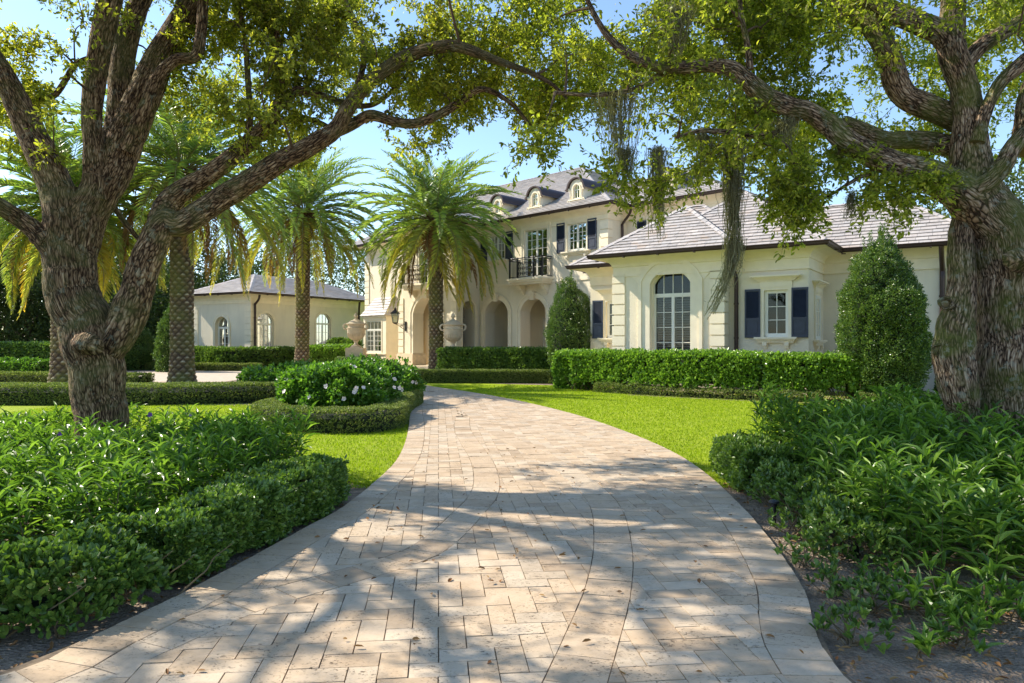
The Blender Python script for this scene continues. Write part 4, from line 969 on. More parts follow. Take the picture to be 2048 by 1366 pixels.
hedge('clusia_hedge', 'dark green tall hedge in front of the entrance arches', [(-3.2, 32.6), (-.5, 31.2), (3.4, 28.6)], .9, 1.32, 'ficus', 9000, .10, .06, 'oval', 5, bumpy=.07)
hedge('clusia_hedge', 'dark clipped hedge along the foot of the left wing', [(-24, 45.5), (-19, 43.0), (-16.2, 41.2), (-13.3, 43.8)], 1.0, 1.25, 'ficus', 8000, .12, .07, 'oval', 5, bumpy=.07)
hedge('clusia_hedge', 'rounded light green hedge block beside the stone urn', [(-11.6, 41.0), (-9.2, 40.6)], 1.5, 1.42, 'clusia', 3500, .10, .06, 'oval', 5, rnd=.4, bumpy=.08)
hedge('clusia_hedge', 'tall hedge at the left edge of the garden under the dark trees', [(-34, 38), (-27, 37.5), (-23.3, 36.6)], 1.2, 1.55, 'ficus', 7000, .12, .07, 'oval', 5, bumpy=.06)
hedge('variegated_groundcover', 'low pale-leaved edging at the foot of the sunlit clusia hedge', [(2.9, 23.6), (4.35, 22.2), (6.8, 20.45), (8.6, 19.5)], .42, .28, 'boxleaf', 3600, .05, .03, bumpy=.09, cat='plant', inset=.16)
hedge('variegated_groundcover', 'low pale-leaved edging below the right-hand holly', [(9.5, 19.2), (11.5, 18.7), (13.5, 18.6)], .5, .26, 'boxleaf', 2600, .05, .03, bumpy=.09, cat='plant', inset=.16)
hedge('garden_shrub', 'loose dark shrub behind the rounded hedge block', [(-11.2, 43.6), (-9.6, 43.4)], 1.5, 1.75, 'ficus', 1800, .12, .07, 'oval', 5, rnd=.6, bumpy=.15, cat='shrub')
hedge('garden_shrub', 'dark loose shrub between the right holly and the mossy oak', [(12.3, 19.6), (14.2, 19.3)], 1.1, 1.2, 'ficus', 2200, .10, .06, 'oval', 5, rnd=.5, bumpy=.18, cat='shrub')
t, _ = hedge('flowering_shrub', 'low leafy shrub with yellowish blooms below the far left hedge', [(-30, 34.6), (-22.5, 33.8)], 1.2, .75, 'hibiscus', 4500, .10, .06, 'dia', 5, rnd=.3, bumpy=.15, cat='shrub')
# low shaggy hedges along the driveway in the foreground
e = LEc; i0 = [i for i in range(len(e)) if 2.6 < e[i][1] < 8.9]; T_ = unit(np.gradient(e, axis=0)); off = e+np.stack((-T_[:, 1], T_[:, 0]), 1)*.44
pth = off[i0][::3]; pth = pth[pth[:, 1] < 8.2]
hedge('ficus_hedge', 'low hedge of small oval glossy leaves along the left edge of the driveway', list(pth[pth[:, 1] > 4.6]), .64, .38, 'ficus', 6000, .050, .029, 'oval', 6, bumpy=.11, rnd=.12, inset=.13, z0=.03)
t, pth2 = hedge('ficus_hedge', 'looser near part of the low oval-leaved hedge at the bottom left', [(-5.2, 3.6), (-3.9, 3.85), (-2.95, 4.2), (-2.55, 4.7)], .58, .28, 'ficus', 2600, .060, .034, 'oval', 6, bumpy=.15, rnd=.14, inset=.2, z0=.06); stems_for(t, pth2, 1, .3, 60, .006)
t, pth2 = hedge('ficus_hedge', 'small clipped hedge clump where the right bed meets the lawn', [(2.95, 9.1), (2.92, 8.4), (2.9, 7.8)], .6, .42, 'ficus', 2600, .052, .03, 'oval', 6, bumpy=.09, rnd=.15, inset=.13, z0=.03)

t, pth2 = hedge('ficus_hedge', 'straggly low shrubs following the right edge of the driveway over bare soil', [(2.86, 7.5), (2.84, 6.8), (2.76, 6.0), (2.6, 5.2)], .45, .3, 'ficus', 900, .055, .03, 'oval', 5, bumpy=.2, rnd=.14, inset=.2, z0=.03); stems_for(t, pth2, 1, .3, 50, .005)
# --- topiary hollies
def topiary(name, label, c, h, r, prof, matl='holly', n=9000, L=.05, spikes=0, cat='shrub'):
    t = thing(name, label, cat, (c[0], c[1], 0)); 
    z = RNG.random(int(n*1.6)); rr = np.interp(z, *zip(*prof)); keep = RNG.random(len(z)) < rr/max(p_[1] for p_ in prof); z, rr = z[keep][:n], rr[keep][:n]; m = len(z)
    a = RNG.uniform(0, 2*PI, m); p = np.c_[c[0]+np.cos(a)*rr*r, c[1]+np.sin(a)*rr*r, z*h]; slope = np.gradient(np.interp(np.linspace(0, 1, 50), *zip(*prof)), 1/49)
    sl_ = np.interp(z, np.linspace(0, 1, 50), slope); nr = unit(np.c_[np.cos(a), np.sin(a), -sl_*r/h])
    b = lobes(p, 1.25)*.30+lobes(p+5, 4.5)*.16; d = RNG.exponential(.07, m); p = p+nr*(b-d)[:, None]
    mb = MB(); rosettes(mb, p, nr, 5, L, L*.55, 'dia', jit=L*.5)
    for s in range(spikes):
        a = RNG.uniform(0, 6.3); q = RNG.uniform(0, .55)*r; base = np.array((c[0]+math.cos(a)*q, c[1]+math.sin(a)*q, h*(np.interp(q/r, [0, .3, .6], [.99, .95, .84])))); hh = RNG.uniform(.2, .45)
        zz = np.linspace(0, hh, 14); pp = base+np.c_[zz*.1*RNG.normal(), zz*.1*RNG.normal(), zz]; rosettes(mb, pp, np.tile((0, 0, 1.), (14, 1)), 4, L*1.1, L*.5, 'dia', 1.2)
    mb.build('foliage', M[matl], t)
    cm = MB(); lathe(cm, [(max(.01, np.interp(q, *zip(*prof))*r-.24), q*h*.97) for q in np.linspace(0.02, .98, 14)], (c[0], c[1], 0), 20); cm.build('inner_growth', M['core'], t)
    tm = MB(); tube(tm, [(c[0], c[1], -.05), (c[0], c[1], h*.5)], .06, 8); tm.build('trunk', M['twig'], t); return t
egg = [(0, .55), (.08, .75), (.25, .97), (.45, 1.), (.65, .88), (.82, .62), (.93, .36), (1, .06)]
topiary('holly_bush', 'big egg-shaped holly between the shuttered window and the mossy oak, with stray top shoots', (10.4, 19.7), 4.65, 1.13, egg, n=17000, L=.062, spikes=16)
topiary('holly_bush', 'dark egg-shaped holly in the corner between the arches and the pavilion', (2.35, 28.3), 4.3, .95, egg, n=9000, L=.06, spikes=6)
cone = [(0, .8), (.15, 1), (.4, .97), (.65, .8), (.85, .48), (1, .05)]
topiary('holly_bush', 'clipped conical evergreen left of the nearest palm trunk', (-19.15, 39.5), 3.9, .85, cone, n=6000, L=.085)
topiary('holly_bush', 'dark conical evergreen just right of the oak trunk', (-22.5, 41.5), 3.3, 1.15, cone, n=5500, L=.085)

# --- hibiscus with white flowers
def hibiscus(label, c, rx, ry, h, nf, nl=4200, z0=.25):
    t = thing('hibiscus_bush', label, 'shrub', (c[0], c[1], 0)); mb = MB(); d = rv(nl*2); d = d[d[:, 2] > -.35][:nl]; m = len(d)
    p = np.c_[c[0]+d[:, 0]*rx, c[1]+d[:, 1]*ry, z0+(h-z0)*(.38+.62*d[:, 2])]; bsh = lobes(p, 1.9)*.34+lobes(p+3, 4.5)*.26-RNG.exponential(.05, m); p += d*bsh[:, None]; p[:, 2] = np.maximum(p[:, 2], .1)
    rosettes(mb, p, d, 6, .085, .055, 'oval', .9, .3, .04); mb.build('foliage', M['hibiscus'], t)
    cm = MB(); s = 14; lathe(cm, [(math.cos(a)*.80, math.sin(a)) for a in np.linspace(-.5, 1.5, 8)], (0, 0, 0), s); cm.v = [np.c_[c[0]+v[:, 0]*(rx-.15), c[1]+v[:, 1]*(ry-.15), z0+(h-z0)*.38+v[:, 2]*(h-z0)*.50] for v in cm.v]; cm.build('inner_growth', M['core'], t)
    dd = rv(nf*6); dd = dd[(dd[:, 1] < .2) & (dd[:, 2] > -.1)][:nf]
    for q in dd:
        b = np.array((c[0]+q[0]*(rx+.17), c[1]+q[1]*(ry+.17), z0+(h-z0)*(.4+.68*q[2]))); fm = MB(); nn = unit((q+np.array((0, -.8, .2))+RNG.normal(0, .3, 3))[None])[0]; tt = unit(np.cross(nn, RNG.normal(size=3))[None])[0]; bb = np.cross(nn, tt)
        for i in range(5):
            a = i*2*PI/5; dr = math.cos(a)*tt+math.sin(a)*bb; leaves(fm, b[None], (dr+nn*.35)[None], nn[None], .048*RNG.uniform(.85, 1.3), .048, 'oval')
        tube(fm, [b, b+nn*.06], .006, 4); fm.build('flower', M['petal_white'], t)
    return t
hibiscus('large bushy hibiscus with white flowers inside the curved box hedge', (-3.75, 15.3), 1.15, 1.25, 1.12, 26, 3800)
hibiscus('hibiscus behind the front one, reaching towards the forecourt', (-4.0, 18.6), 1.35, 1.6, 1.12, 16, 3200)
hibiscus('lower sparse-flowered hibiscus left of the big white-flowered one', (-6.6, 21.6), 1.7, 1.0, .85, 12, 2600)
# ---------------------------------------------------------------- live oaks
def limb(mb, pix, Y0, seg=20, rough=.16, n=6, dY=None):
    """pix: (px, py, radius px, depth offset)"""
    pts = []; rad = []
    for q in pix:
        Y = Y0+(q[3] if len(q) > 3 else 0); pts.append(P(q[0], q[1], Y)); rad.append(q[2]*Y/F)
    a = catmull(np.c_[np.array(pts), np.array(rad)], n); k = RNG.random()*50
    a[:, :3] += np.array([[mnoise.noise(Vector((i*.12+k, 0, 3*c))) for c in range(3)] for i in range(len(a))])*a[:, 3:4]*.10
    tube(mb, a[:, :3], np.maximum(a[:, 3], .006), seg, True, rough); return a
def oak(name, label, Y0, bark_, trunkp, limbs, leafm, targets, leafn, seedv, knots=(), base=None):
    t = thing(name, label, 'tree', (*base, 0)); tm = MB(); sk = []
    for i, l in enumerate(trunkp): sk.append(limb(tm, [(q[0], q[1], q[2]*.88, *q[3:]) for q in l], Y0, 40, .15, 10))
    to = tm.build('trunk', M[bark_], t, smooth=True)
    for l in limbs:
        lm = MB(); sk.append(limb(lm, [(q[0], q[1], q[2]*.92, *q[3:]) for q in l], Y0, 24 if l[0][2] > 12 else 12, .16, 7)); lm.build('limb', M[bark_], t, smooth=True)
    for xl in (SHADOW_LIMBS if seedv == 1 else []):  # unseen limbs above and left of the view, added for their shadows
        a = catmull(np.array(xl), 7); lm = MB(); tube(lm, a[:, :3], a[:, 3], 12, True, .16); sk.append(a); lm.build('limb', M[bark_], t, smooth=True)
    for kx, ky, kr, dy in knots:
        km = MB(); c = P(kx, ky, Y0+dy); r = kr*Y0/F
        if kr > 20:
            lathe(km, [(max(.003, math.sin(a_)*(1+.10*math.sin(5*a_))), -math.cos(a_)) for a_ in np.linspace(0, PI, 18)], (0, 0, 0), 30); v = km.v[-1]; v = v*(1+.16*lobes(v, 1.6)+.07*lobes(v, 5.))[:, None]; km.v[-1] = np.c_[c[0]+v[:, 0]*r*1.15+v[:, 1]*0, c[1]+.06-v[:, 2]*.16, c[2]+v[:, 1]*r*.8-v[:, 0]*r*.12]; km.uv[-1] = v[:, :2]*r; km.build('knot', M[bark_], t, smooth=True); continue
        tt = np.linspace(0, 2*PI, 15)
        tube(km, [c+np.array((math.cos(a)*r, -.0+.02*math.sin(3*a), math.sin(a)*r*.85)) for a in tt], r*.24, 10, False, .4)
        lathe(km, [(r*.9, 0), (r*.5, .02), (.01, .03)], (0, 0, 0), 14); v = km.v[-1]; km.v[-1] = np.c_[c[0]+v[:, 0], c[1]-v[:, 2]+.03, c[2]+v[:, 1]*.85]
        km.build('knot', M[bark_], t, smooth=True)
    # twigs: every target joins the nearest point of the growing skeleton
    nodes = np.vstack([s[::2, :3] for s in sk[len(trunkp):]]); T = targets[np.argsort([np.linalg.norm(nodes-q, axis=1).min() for q in targets])]
    wm = MB(); buf = list(nodes); lp = []; 
    arr = np.zeros((len(nodes)+len(T)*4, 3)); arr[:len(nodes)] = nodes; m = len(nodes); R0 = np.full(len(arr), .03)
    for q in T:
        d = arr[:m]-q; D = np.linalg.norm(d, axis=1)+np.maximum(0, d[:, 2])*.5; k = D.argmin(); a = arr[k]; L = np.linalg.norm(q-a)
        if L < .05: lp.append(q); continue
        mid = (a+q)/2+RNG.normal(0, .10*L, 3)+np.array((0, 0, .08*L)); r1 = max(.0035, min(R0[k]*.75, .02)); c = catmull([a, mid, q], 4)
        tube(wm, c, np.linspace(r1, .0035, len(c)), 5, False)
        for s in (3, 5, 8): arr[m] = c[s]; R0[m] = r1*.7; m += 1
        lp.append(q)
    lp = np.array(lp); n = len(lp); ns = 8; S = np.repeat(lp, ns, 0); D = rv(len(S), -.12); Ls = RNG.uniform(.16, .42, len(S)); E = S+D*Ls[:, None]+np.c_[np.zeros((len(S), 2)), -.25*Ls**1.5]
    sd = unit(np.cross(D, rv(len(S))))*.0022; vv = np.stack((S-sd, S+sd, E+sd*.5, E-sd*.5), 1).reshape(-1, 3); wm.add(vv, np.arange(len(vv)).reshape(-1, 4))
    wm.build('twig', M['twig'], t)
    rep = max(1, leafn//ns); q = np.repeat(np.arange(len(S)), rep); f = RNG.random(len(q))**.75; pos = S[q]+(E-S)[q]*f[:, None]+RNG.normal(0, .022, (len(q), 3)); ax = unit(D[q]*.7+rv(len(q), -.1))
    return t, pos, ax
def pmask(p, poly):
    """highest allowed photo row below which no leaves hang, as a function of column"""
    x, y = proj(p); lim = np.interp(x, [q[0] for q in poly], [q[1] for q in poly]); return (y < lim) | (p[:, 1] < .6)
lowL = [(-2500, 560), (-300, 330), (0, 270), (100, 330), (200, 240), (330, 170), (420, 250), (500, 330), (640, 350), (760, 345), (860, 300), (920, 235), (1000, 190), (1050, 250), (1090, 285), (1150, 260), (1400, 200), (3000, 200)]
lowR = [(-500, 150), (900, 150), (990, 160), (1040, 255), (1080, 285), (1110, 285), (1200, 325), (1250, 365), (1300, 375), (1360, 360), (1420, 330), (1500, 300), (1545, 350), (1575, 450), (1620, 440), (1650, 330), (1700, 390), (1760, 425), (1830, 400), (1890, 350), (1960, 320), (2060, 330), (2300, 450), (4000, 560)]
def crown_targets(n, c, r, low, gap=.5, sc=.55, dens=None, seed=0):
    out = []
    while sum(map(len, out)) < n:
        d = rv(4000)*RNG.random((4000, 1))**(1/2.2); p = np.array(c)+d*np.array(r); v = lobes(p+seed, sc)+.5*lobes(p+seed+7, sc*2.6)
        k = (v > gap-.5) & pmask(p, low) & (p[:, 2] > 2.4)
        k &= (np.linalg.norm(p-np.array((0, 0, HC)), axis=1) > 3.2)
        if dens is not None: k &= RNG.random(4000) < dens(p)
        out.append(p[k])
    return np.concatenate(out)[:n]
YL, YR = 8.6, 7.75; SHADOW_LIMBS = []
TL = [[(205, 1010, 74), (207, 930, 62, 0), (205, 860, 56), (198, 790, 58), (188, 720, 61), (178, 664, 63), (158, 620, 58), (143, 580, 56), (138, 535, 55), (136, 480, 54), (136, 430, 50), (130, 385, 42)],
      [(165, 620, 46), (150, 560, 46), (152, 490, 44), (166, 430, 38), (184, 385, 30), (190, 350, 24)]]
LLm = [
 [(136, 440, 42), (116, 385, 37), (85, 310, 33), (45, 230, 28), (5, 150, 25), (-50, 60, 22), (-120, -60, 18), (-180, -200, 12)],
 [(190, 400, 24), (187, 320, 22), (184, 246, 21), (189, 180, 22), (197, 110, 24), (215, 20, 25), (235, -80, 22), (240, -240, 16)],
 [(150, 520, 40, .1), (178, 440, 38, .15), (206, 385, 36, .18), (228, 340, 38, .2), (262, 250, 38, .3), (300, 160, 34, .4), (342, 80, 30, .5), (384, 0, 27, .6), (420, -110, 22, .8), (440, -260, 15, 1.)],
 [(232, 300, 30, .3), (240, 210, 28, .5), (244, 130, 26, .6), (258, 60, 24, .7), (290, -20, 20, .9), (330, -150, 14, 1.)],
 [(255, 300, 20, .1), (290, 215, 14, .0), (316, 156, 14, 0), (350, 120, 12, 0), (392, 112, 12, 0), (402, 60, 12, 0), (408, -10, 11, 0), (430, -150, 7, 0)],
 [(118, 520, 26, -.1), (82, 474, 22, -.2), (40, 438, 19, -.3), (0, 412, 18, -.5), (-60, 385, 16, -.8), (-160, 330, 13, -1.2), (-300, 220, 8, -1.8)],
 [(205, 720, 34), (238, 668, 36, 0), (262, 620, 39, 0), (272, 585, 36, 0), (282, 550, 35, 0), (306, 490, 33, 0), (335, 445, 30, 0), (361, 463-15, 28, 0), (430, 405, 27, .1), (492, 367, 25, .1), (553, 328, 24, .1), (615, 295, 21, .1), (668, 262, 19, .1), (700, 210, 17, .1), (731, 173, 16, .0), (768, 141, 15, 0), (815, 112, 15, 0), (862, 97, 14, -.1), (909, 92, 13, -.2), (950, 104, 11, -.3), (1002, 124, 8, -.4), (1063, 146, 6, -.5), (1106, 170, 4, -.6), (1134, 197, 3, -.6)],
 [(312, 470, 28, .1), (335, 410, 27, .3), (370, 378, 24, .3), (412, 352, 21, .35), (450, 326, 20, .4), (500, 284, 18, .5), (535, 248, 16, .5), (552, 215, 14, .5), (575, 196, 12, .5), (596, 182, 11, .5), (640, 190, 8, .5), (684, 205, 7, .6), (731, 212, 6, .6), (768, 196, 5, .7), (815, 150, 4, .8)],
 [(660, 272, 12, .1), (700, 252, 12, .2), (740, 231, 12, .2), (787, 243, 11, .2), (830, 247, 11, .2), (876, 230, 10, .2), (918, 206, 9, .3), (965, 178, 7, .3), (1020, 205, 5, .3), (1060, 250, 4, .2)],
 [(540, 262, 8, .5), (560, 246, 7, .7), (600, 236, 7, .9), (640, 246, 6, 1.), (668, 262, 5, 1.)],
 [(205, 385, 9, .3), (232, 420, 7, .4), (258, 456, 6, .5), (286, 488, 5, .6)],
 [(572, 200, 9, .5), (562, 150, 7, .5), (556, 90, 7, .6), (545, 20, 6, .6), (540, -60, 5, .6)],
 [(700, 210, 8, .1), (722, 150, 7, .3), (728, 100, 7, .5), (712, 50, 6, .6), (690, 0, 6, .7), (660, -80, 5, .8)],
 [(98, 330, 8, .3), (70, 215, 7, .6), (62, 200, 7, .7), (110, 190, 7, .8), (150, 130, 6, .9), (190, 112, 5, 1.)],
 [(495, 300, 9, .4), (500, 236, 7, .5), (497, 180, 7, .5), (492, 100, 6, .5), (480, 20, 5, .5)],
]
def invis(p):
    x, y = proj(p); return (p[:, 1] < 1) | (y < -60) | (x < -60) | (x > 2110)
for ax, ay, az, bx, by, bz, r_ in ((-6.9, 8.4, 6.3, -4.2, 10.6, 8.6, .11), (-6.9, 8.4, 6.3, -8.6, 6.4, 8.4, .12), (-5.3, 8.6, 7.0, -2.6, 9.8, 8.9, .10), (-5.3, 8.6, 7.0, -6.2, 6.2, 8.6, .11), (-4.4, 9.6, 7.0, -2.2, 7.6, 8.4, .09), (-7.6, 8.0, 5.2, -9.8, 5.2, 7.6, .12), (-7.6, 8.0, 5.2, -7.6, 4.4, 7.0, .11), (-6.2, 6.2, 8.6, -4.0, 4.4, 9.0, .07), (-8.6, 6.4, 8.4, -6.8, 3.6, 9.2, .08), (-7.6, 4.4, 7.0, -5.6, 2.4, 7.8, .08), (-9.8, 5.2, 7.6, -9.2, 2.4, 8.6, .08), (-5.3, 8.6, 7.0, -4.4, 6.0, 8.2, .08), (-6.9, 8.4, 6.3, -6.6, 10.8, 8.0, .08), (-4.0, 4.4, 8.6, -2.4, 3.0, 8.9, .05), (-6.2, 6.2, 8.6, -7.4, 4.2, 9.4, .06), (-7.6, 4.4, 7.0, -8.8, 2.6, 7.4, .06), (-2.6, 9.8, 8.9, -1.4, 8.4, 9.2, .05), (-7.6, 8.0, 5.2, -10.2, 8.4, 6.8, .10)):
    SHADOW_LIMBS.append([(ax, ay, az, r_*.8), ((ax*2+bx)/3+.2, (ay*2+by)/3-.15, (az*2+bz)/3+.25, r_*.6), ((ax+2*bx)/3-.1, (ay+2*by)/3+.15, (az+2*bz)/3+.2, r_*.38), (bx, by, bz, r_*.14)])  # limbs out of view, added to throw branch shadows on the driveway
def denL(p):
    x, y = proj(p); vis = (p[:, 1] > 1) & (x > -50) & (x < 1150) & (y > -40) & (y < 500)
    f = np.interp(x, [0, 130, 200, 400, 520, 700, 900, 1150], [.8, .5, .25, .22, .6, .75, .9, .9])*np.where(p[:, 1] < 8.8, .12, 1); return np.where(vis, f, .15)
tgL = np.vstack((crown_targets(760, (-3.6, 9.3, 6.3), (5.8, 2.6, 3.4), lowL, .63, .75, denL, 1), crown_targets(800, (-5.9, 4.9, 7.4), (5.2, 4.6, 2.8), lowL, .76, .6, lambda p: np.where(invis(p), 1, .0), 4)))  # second group: unseen foliage, added to dapple the near driveway with shade
oakL, posL, axL = oak('live_oak', 'big brown-barked oak on the left whose long limb arches over the driveway', YL, 'bark_left', TL, LLm, 'oak_leaf', tgL, 136, 1,
   knots=((170, 688, 24, -.50), (75, 476, 13, -.28), (452, 380, 7, -.05)), base=(P(205, 900, YL)[0], YL))
TR = [[(2030, 1000, 112), (2025, 930, 100), (2024, 850, 78), (2022, 760, 70), (2020, 680, 68), (2014, 610, 64), (2018, 550, 66), (2010, 490, 68), (1985, 435, 66), (1952, 390, 60), (1945, 350, 48)],
      [(1932, 960, 32, -.05), (1929, 890, 31, -.05), (1925, 820, 35, -.05), (1914, 760, 43, -.1), (1908, 700, 45, -.1), (1912, 650, 39, -.1), (1922, 590, 31, -.05), (1924, 530, 29, 0), (1922, 470, 28, .05), (1932, 420, 22, .1)]]
LRm = [
 [(1990, 450, 50, 0), (1945, 402, 50, -.05), (1900, 372, 40, -.1), (1853, 350, 35, -.1), (1792, 328, 30, -.1), (1730, 303, 27, -.1), (1689, 279, 26, -.1), (1657, 250, 25, 0), (1620, 225, 22, 0), (1579, 213, 22, 0), (1530, 193, 22, 0), (1497, 164, 20, 0), (1464, 139, 18, 0), (1423, 131, 16, 0), (1374, 134, 15, 0), (1325, 135, 13, 0), (1290, 124, 12, .1), (1258, 108, 11, .2), (1230, 88, 9, .2), (1200, 50, 7, .2), (1175, 0, 5, .2)],
 [(1945, 400, 55), (1940, 345, 46), (1939, 287, 38), (1936, 225, 32), (1925, 164, 29), (1905, 110, 30), (1905, 50, 27), (1906, -20, 25), (1900, -120, 20), (1880, -280, 14)],
 [(1918, 140, 26), (1886, 70, 26), (1833, 45, 24), (1784, 25, 22), (1735, -5, 20), (1680, -60, 15), (1600, -130, 10)],
 [(1938, 250, 30, .2), (1894, 229, 28, .2), (1853, 213, 28, .2), (1812, 193, 27, .2), (1790, 160, 27, .2), (1780, 115, 25, .2), (1757, 70, 23, .2), (1726, 41, 21, .3), (1677, 10, 19, .4), (1620, -40, 15, .5), (1540, -130, 10, .6)],
 [(1930, 300, 26, .3), (1885, 290, 24, .3), (1833, 279, 21, .3), (1771, 279, 19, .3), (1730, 262, 17, .3), (1690, 244, 14, .2)],
 [(1950, 380, 24, -.2), (1978, 362, 22, -.25), (2004, 335, 20, -.3), (2022, 300, 18, -.3), (2050, 268, 17, -.3), (2110, 240, 15, -.3), (2200, 160, 10, -.4)],
 [(1955, 285, 16, -.2), (1970, 225, 14, -.2), (1997, 172, 14, -.2), (2034, 135, 16, -.2), (2080, 95, 16, -.2), (2160, 20, 12, -.2), (2250, -80, 8, -.2)],
 [(1930, 130, 18, .1), (1960, 95, 17, .1), (1997, 70, 17, .1), (2048, 40, 16, .1), (2120, -10, 14, .1), (2200, -90, 9, .1)],
 [(1600, 232, 10, .1), (1554, 266, 8, .1), (1497, 270, 9, 0), (1443, 264, 7, 0), (1400, 262, 5, 0), (1350, 275, 3, 0)],
 [(1500, 140, 8, .1), (1495, 90, 7, .1), (1482, 30, 6, .1), (1478, -40, 5, .1)],
 [(1340, 135, 9, .1), (1290, 170, 7, .1), (1240, 185, 6, .1), (1180, 190, 5, .1), (1110, 185, 4, .1)],
 [(1790, 330, 7, .1), (1730, 350, 5, 0), (1690, 372, 4, 0), (1650, 395, 3, 0), (1595, 405, 3, 0)],
 [(1580, 300, 4, 0), (1590, 340, 4, 0), (1597, 388, 3, 0)],
 [(2060, 300, 40, .3), (2070, 200, 34, .4), (2120, 60, 28, .5), (2180, -120, 20, .6)],
]
def denR(p):
    x, y = proj(p); vis = (p[:, 1] > 1) & (x > 950) & (x < 2100) & (y > -40); return np.where(vis, np.interp(x, [950, 1100, 1500, 1900, 2100], [.85, 1, 1, .7, .6])*np.where(p[:, 1] < 8.0, .15, 1), .25)
tgR = crown_targets(1000, (4.0, 8.8, 6.4), (5.4, 2.7, 3.6), lowR, .60, .75, denR, 11)
hang = np.array([P(x+RNG.normal(0, 14), y+RNG.normal(0, 12), 7.6+RNG.normal(0, .15)) for x, y in ((1560, 390), (1590, 410), (1575, 440), (1620, 400), (1630, 425), (1552, 355), (1700, 340), (1740, 380), (1780, 400), (1760, 350), (1810, 385), (1660, 320), (1225, 335), (1275, 370), (1330, 370), (1400, 330), (1440, 300), (1065, 300), (1085, 265), (1500, 300), (1850, 350), (1875, 370), (1590, 320), (1610, 345)) for _ in range(3)])
tgR = np.vstack((tgR, hang))
oakR, posR, axR = oak('live_oak', 'massive mossy oak on the right with a gnarled second stem beside its trunk', YR, 'bark_right', TR, LRm, 'oak_leaf_right', tgR, 128, 2,
   knots=((1892, 607, 13, -.2), (1878, 700, 12, -.16), (2050, 520, 26, -.5), (1683, 302, 9, -.1), (1515, 210, 8, -.1)), base=(P(2010, 900, YR)[0], YR))
for t, pos, ax, m_ in ((oakL, posL, axL, 'oak_leaf'), (oakR, posR, axR, 'oak_leaf_right')):
    k = pos[:, 1] > .8; pos = pos[k]; ax = ax[k]; n = len(pos); mb = MB(); sz = RNG.beta(2, 3, n)
    leaves(mb, pos, ax, rv(n, .8), .034+.062*sz, .016+.026*sz, 'oak'); mb.build('crown', M[m_], t)

# spanish moss and hanging tufts
def moss(label, px, y0, y1, Y, wpx, n, slant=0.):
    a = P(px, y0, Y); L = (y1-y0)/F*Y; wd = wpx/F*Y; mb = MB(); loc = tuple(a)
    for i in range(n):
        l = L*RNG.beta(1.2, 1.4) if i > n*.06 else L*RNG.uniform(.8, 1); q = RNG.normal(0, wd*.42, 2)*(1-.0*l/L); k = 12; tt = np.linspace(0, 1, k)
        nar = 1-.72*(tt*l/L); base = a+np.array((q[0], q[1]*.7, RNG.uniform(-.02, .05)))
        c = np.c_[a[0]+q[0]*nar+slant*L*(tt*l/L)**2, a[1]+q[1]*.7*nar, base[2]-tt*l]; c[:, :2] += np.cumsum(RNG.normal(0, .011, (k, 2)), 0)
        s = np.array((.0035, .002, 0))*RNG.uniform(.6, 1.3)
        v = np.vstack((c-s, c+s)); mb.add(v, np.array([(j, j+1, k+j+1, k+j) for j in range(k-1)]))
        m_ = 12; ps = c[RNG.integers(1, k, m_)]+RNG.normal(0, .014, (m_, 3)); leaves(mb, ps, rv(m_, -.6), rv(m_), RNG.uniform(.02, .05, m_), .004, 'dia')
    o = mb.build('spanish_moss', M['moss'], loc=loc); tag(o, label, 'moss')
moss('longest beard of grey moss hanging in front of the pavilion downspout', 1466, 285, 545, 7.7, 28, 300, 0.)
moss('thin trailing tip of moss below the longest beard', 1468, 480, 640, 7.72, 20, 110, -.35)
moss('narrow moss strand hanging before the pavilion roof', 1316, 300, 480, 7.7, 20, 130)
moss('short moss tuft left of the longest beard', 1409, 270, 350, 7.8, 20, 70)
moss('pale moss veil in the leaves above the two dormers', 1238, 190, 360, 7.9, 60, 170)
moss('thread of moss over the main roof hip', 1250, 300, 410, 7.9, 26, 90)
moss('pale moss tuft high in the right oak above its long limb', 1345, 20, 130, 7.9, 60, 220)
moss('wispy moss hanging before the far right roof', 1702, 390, 445, 7.7, 10, 50)
moss('short tuft on the limb over the navy-shuttered window', 1570, 240, 300, 7.75, 24, 90)

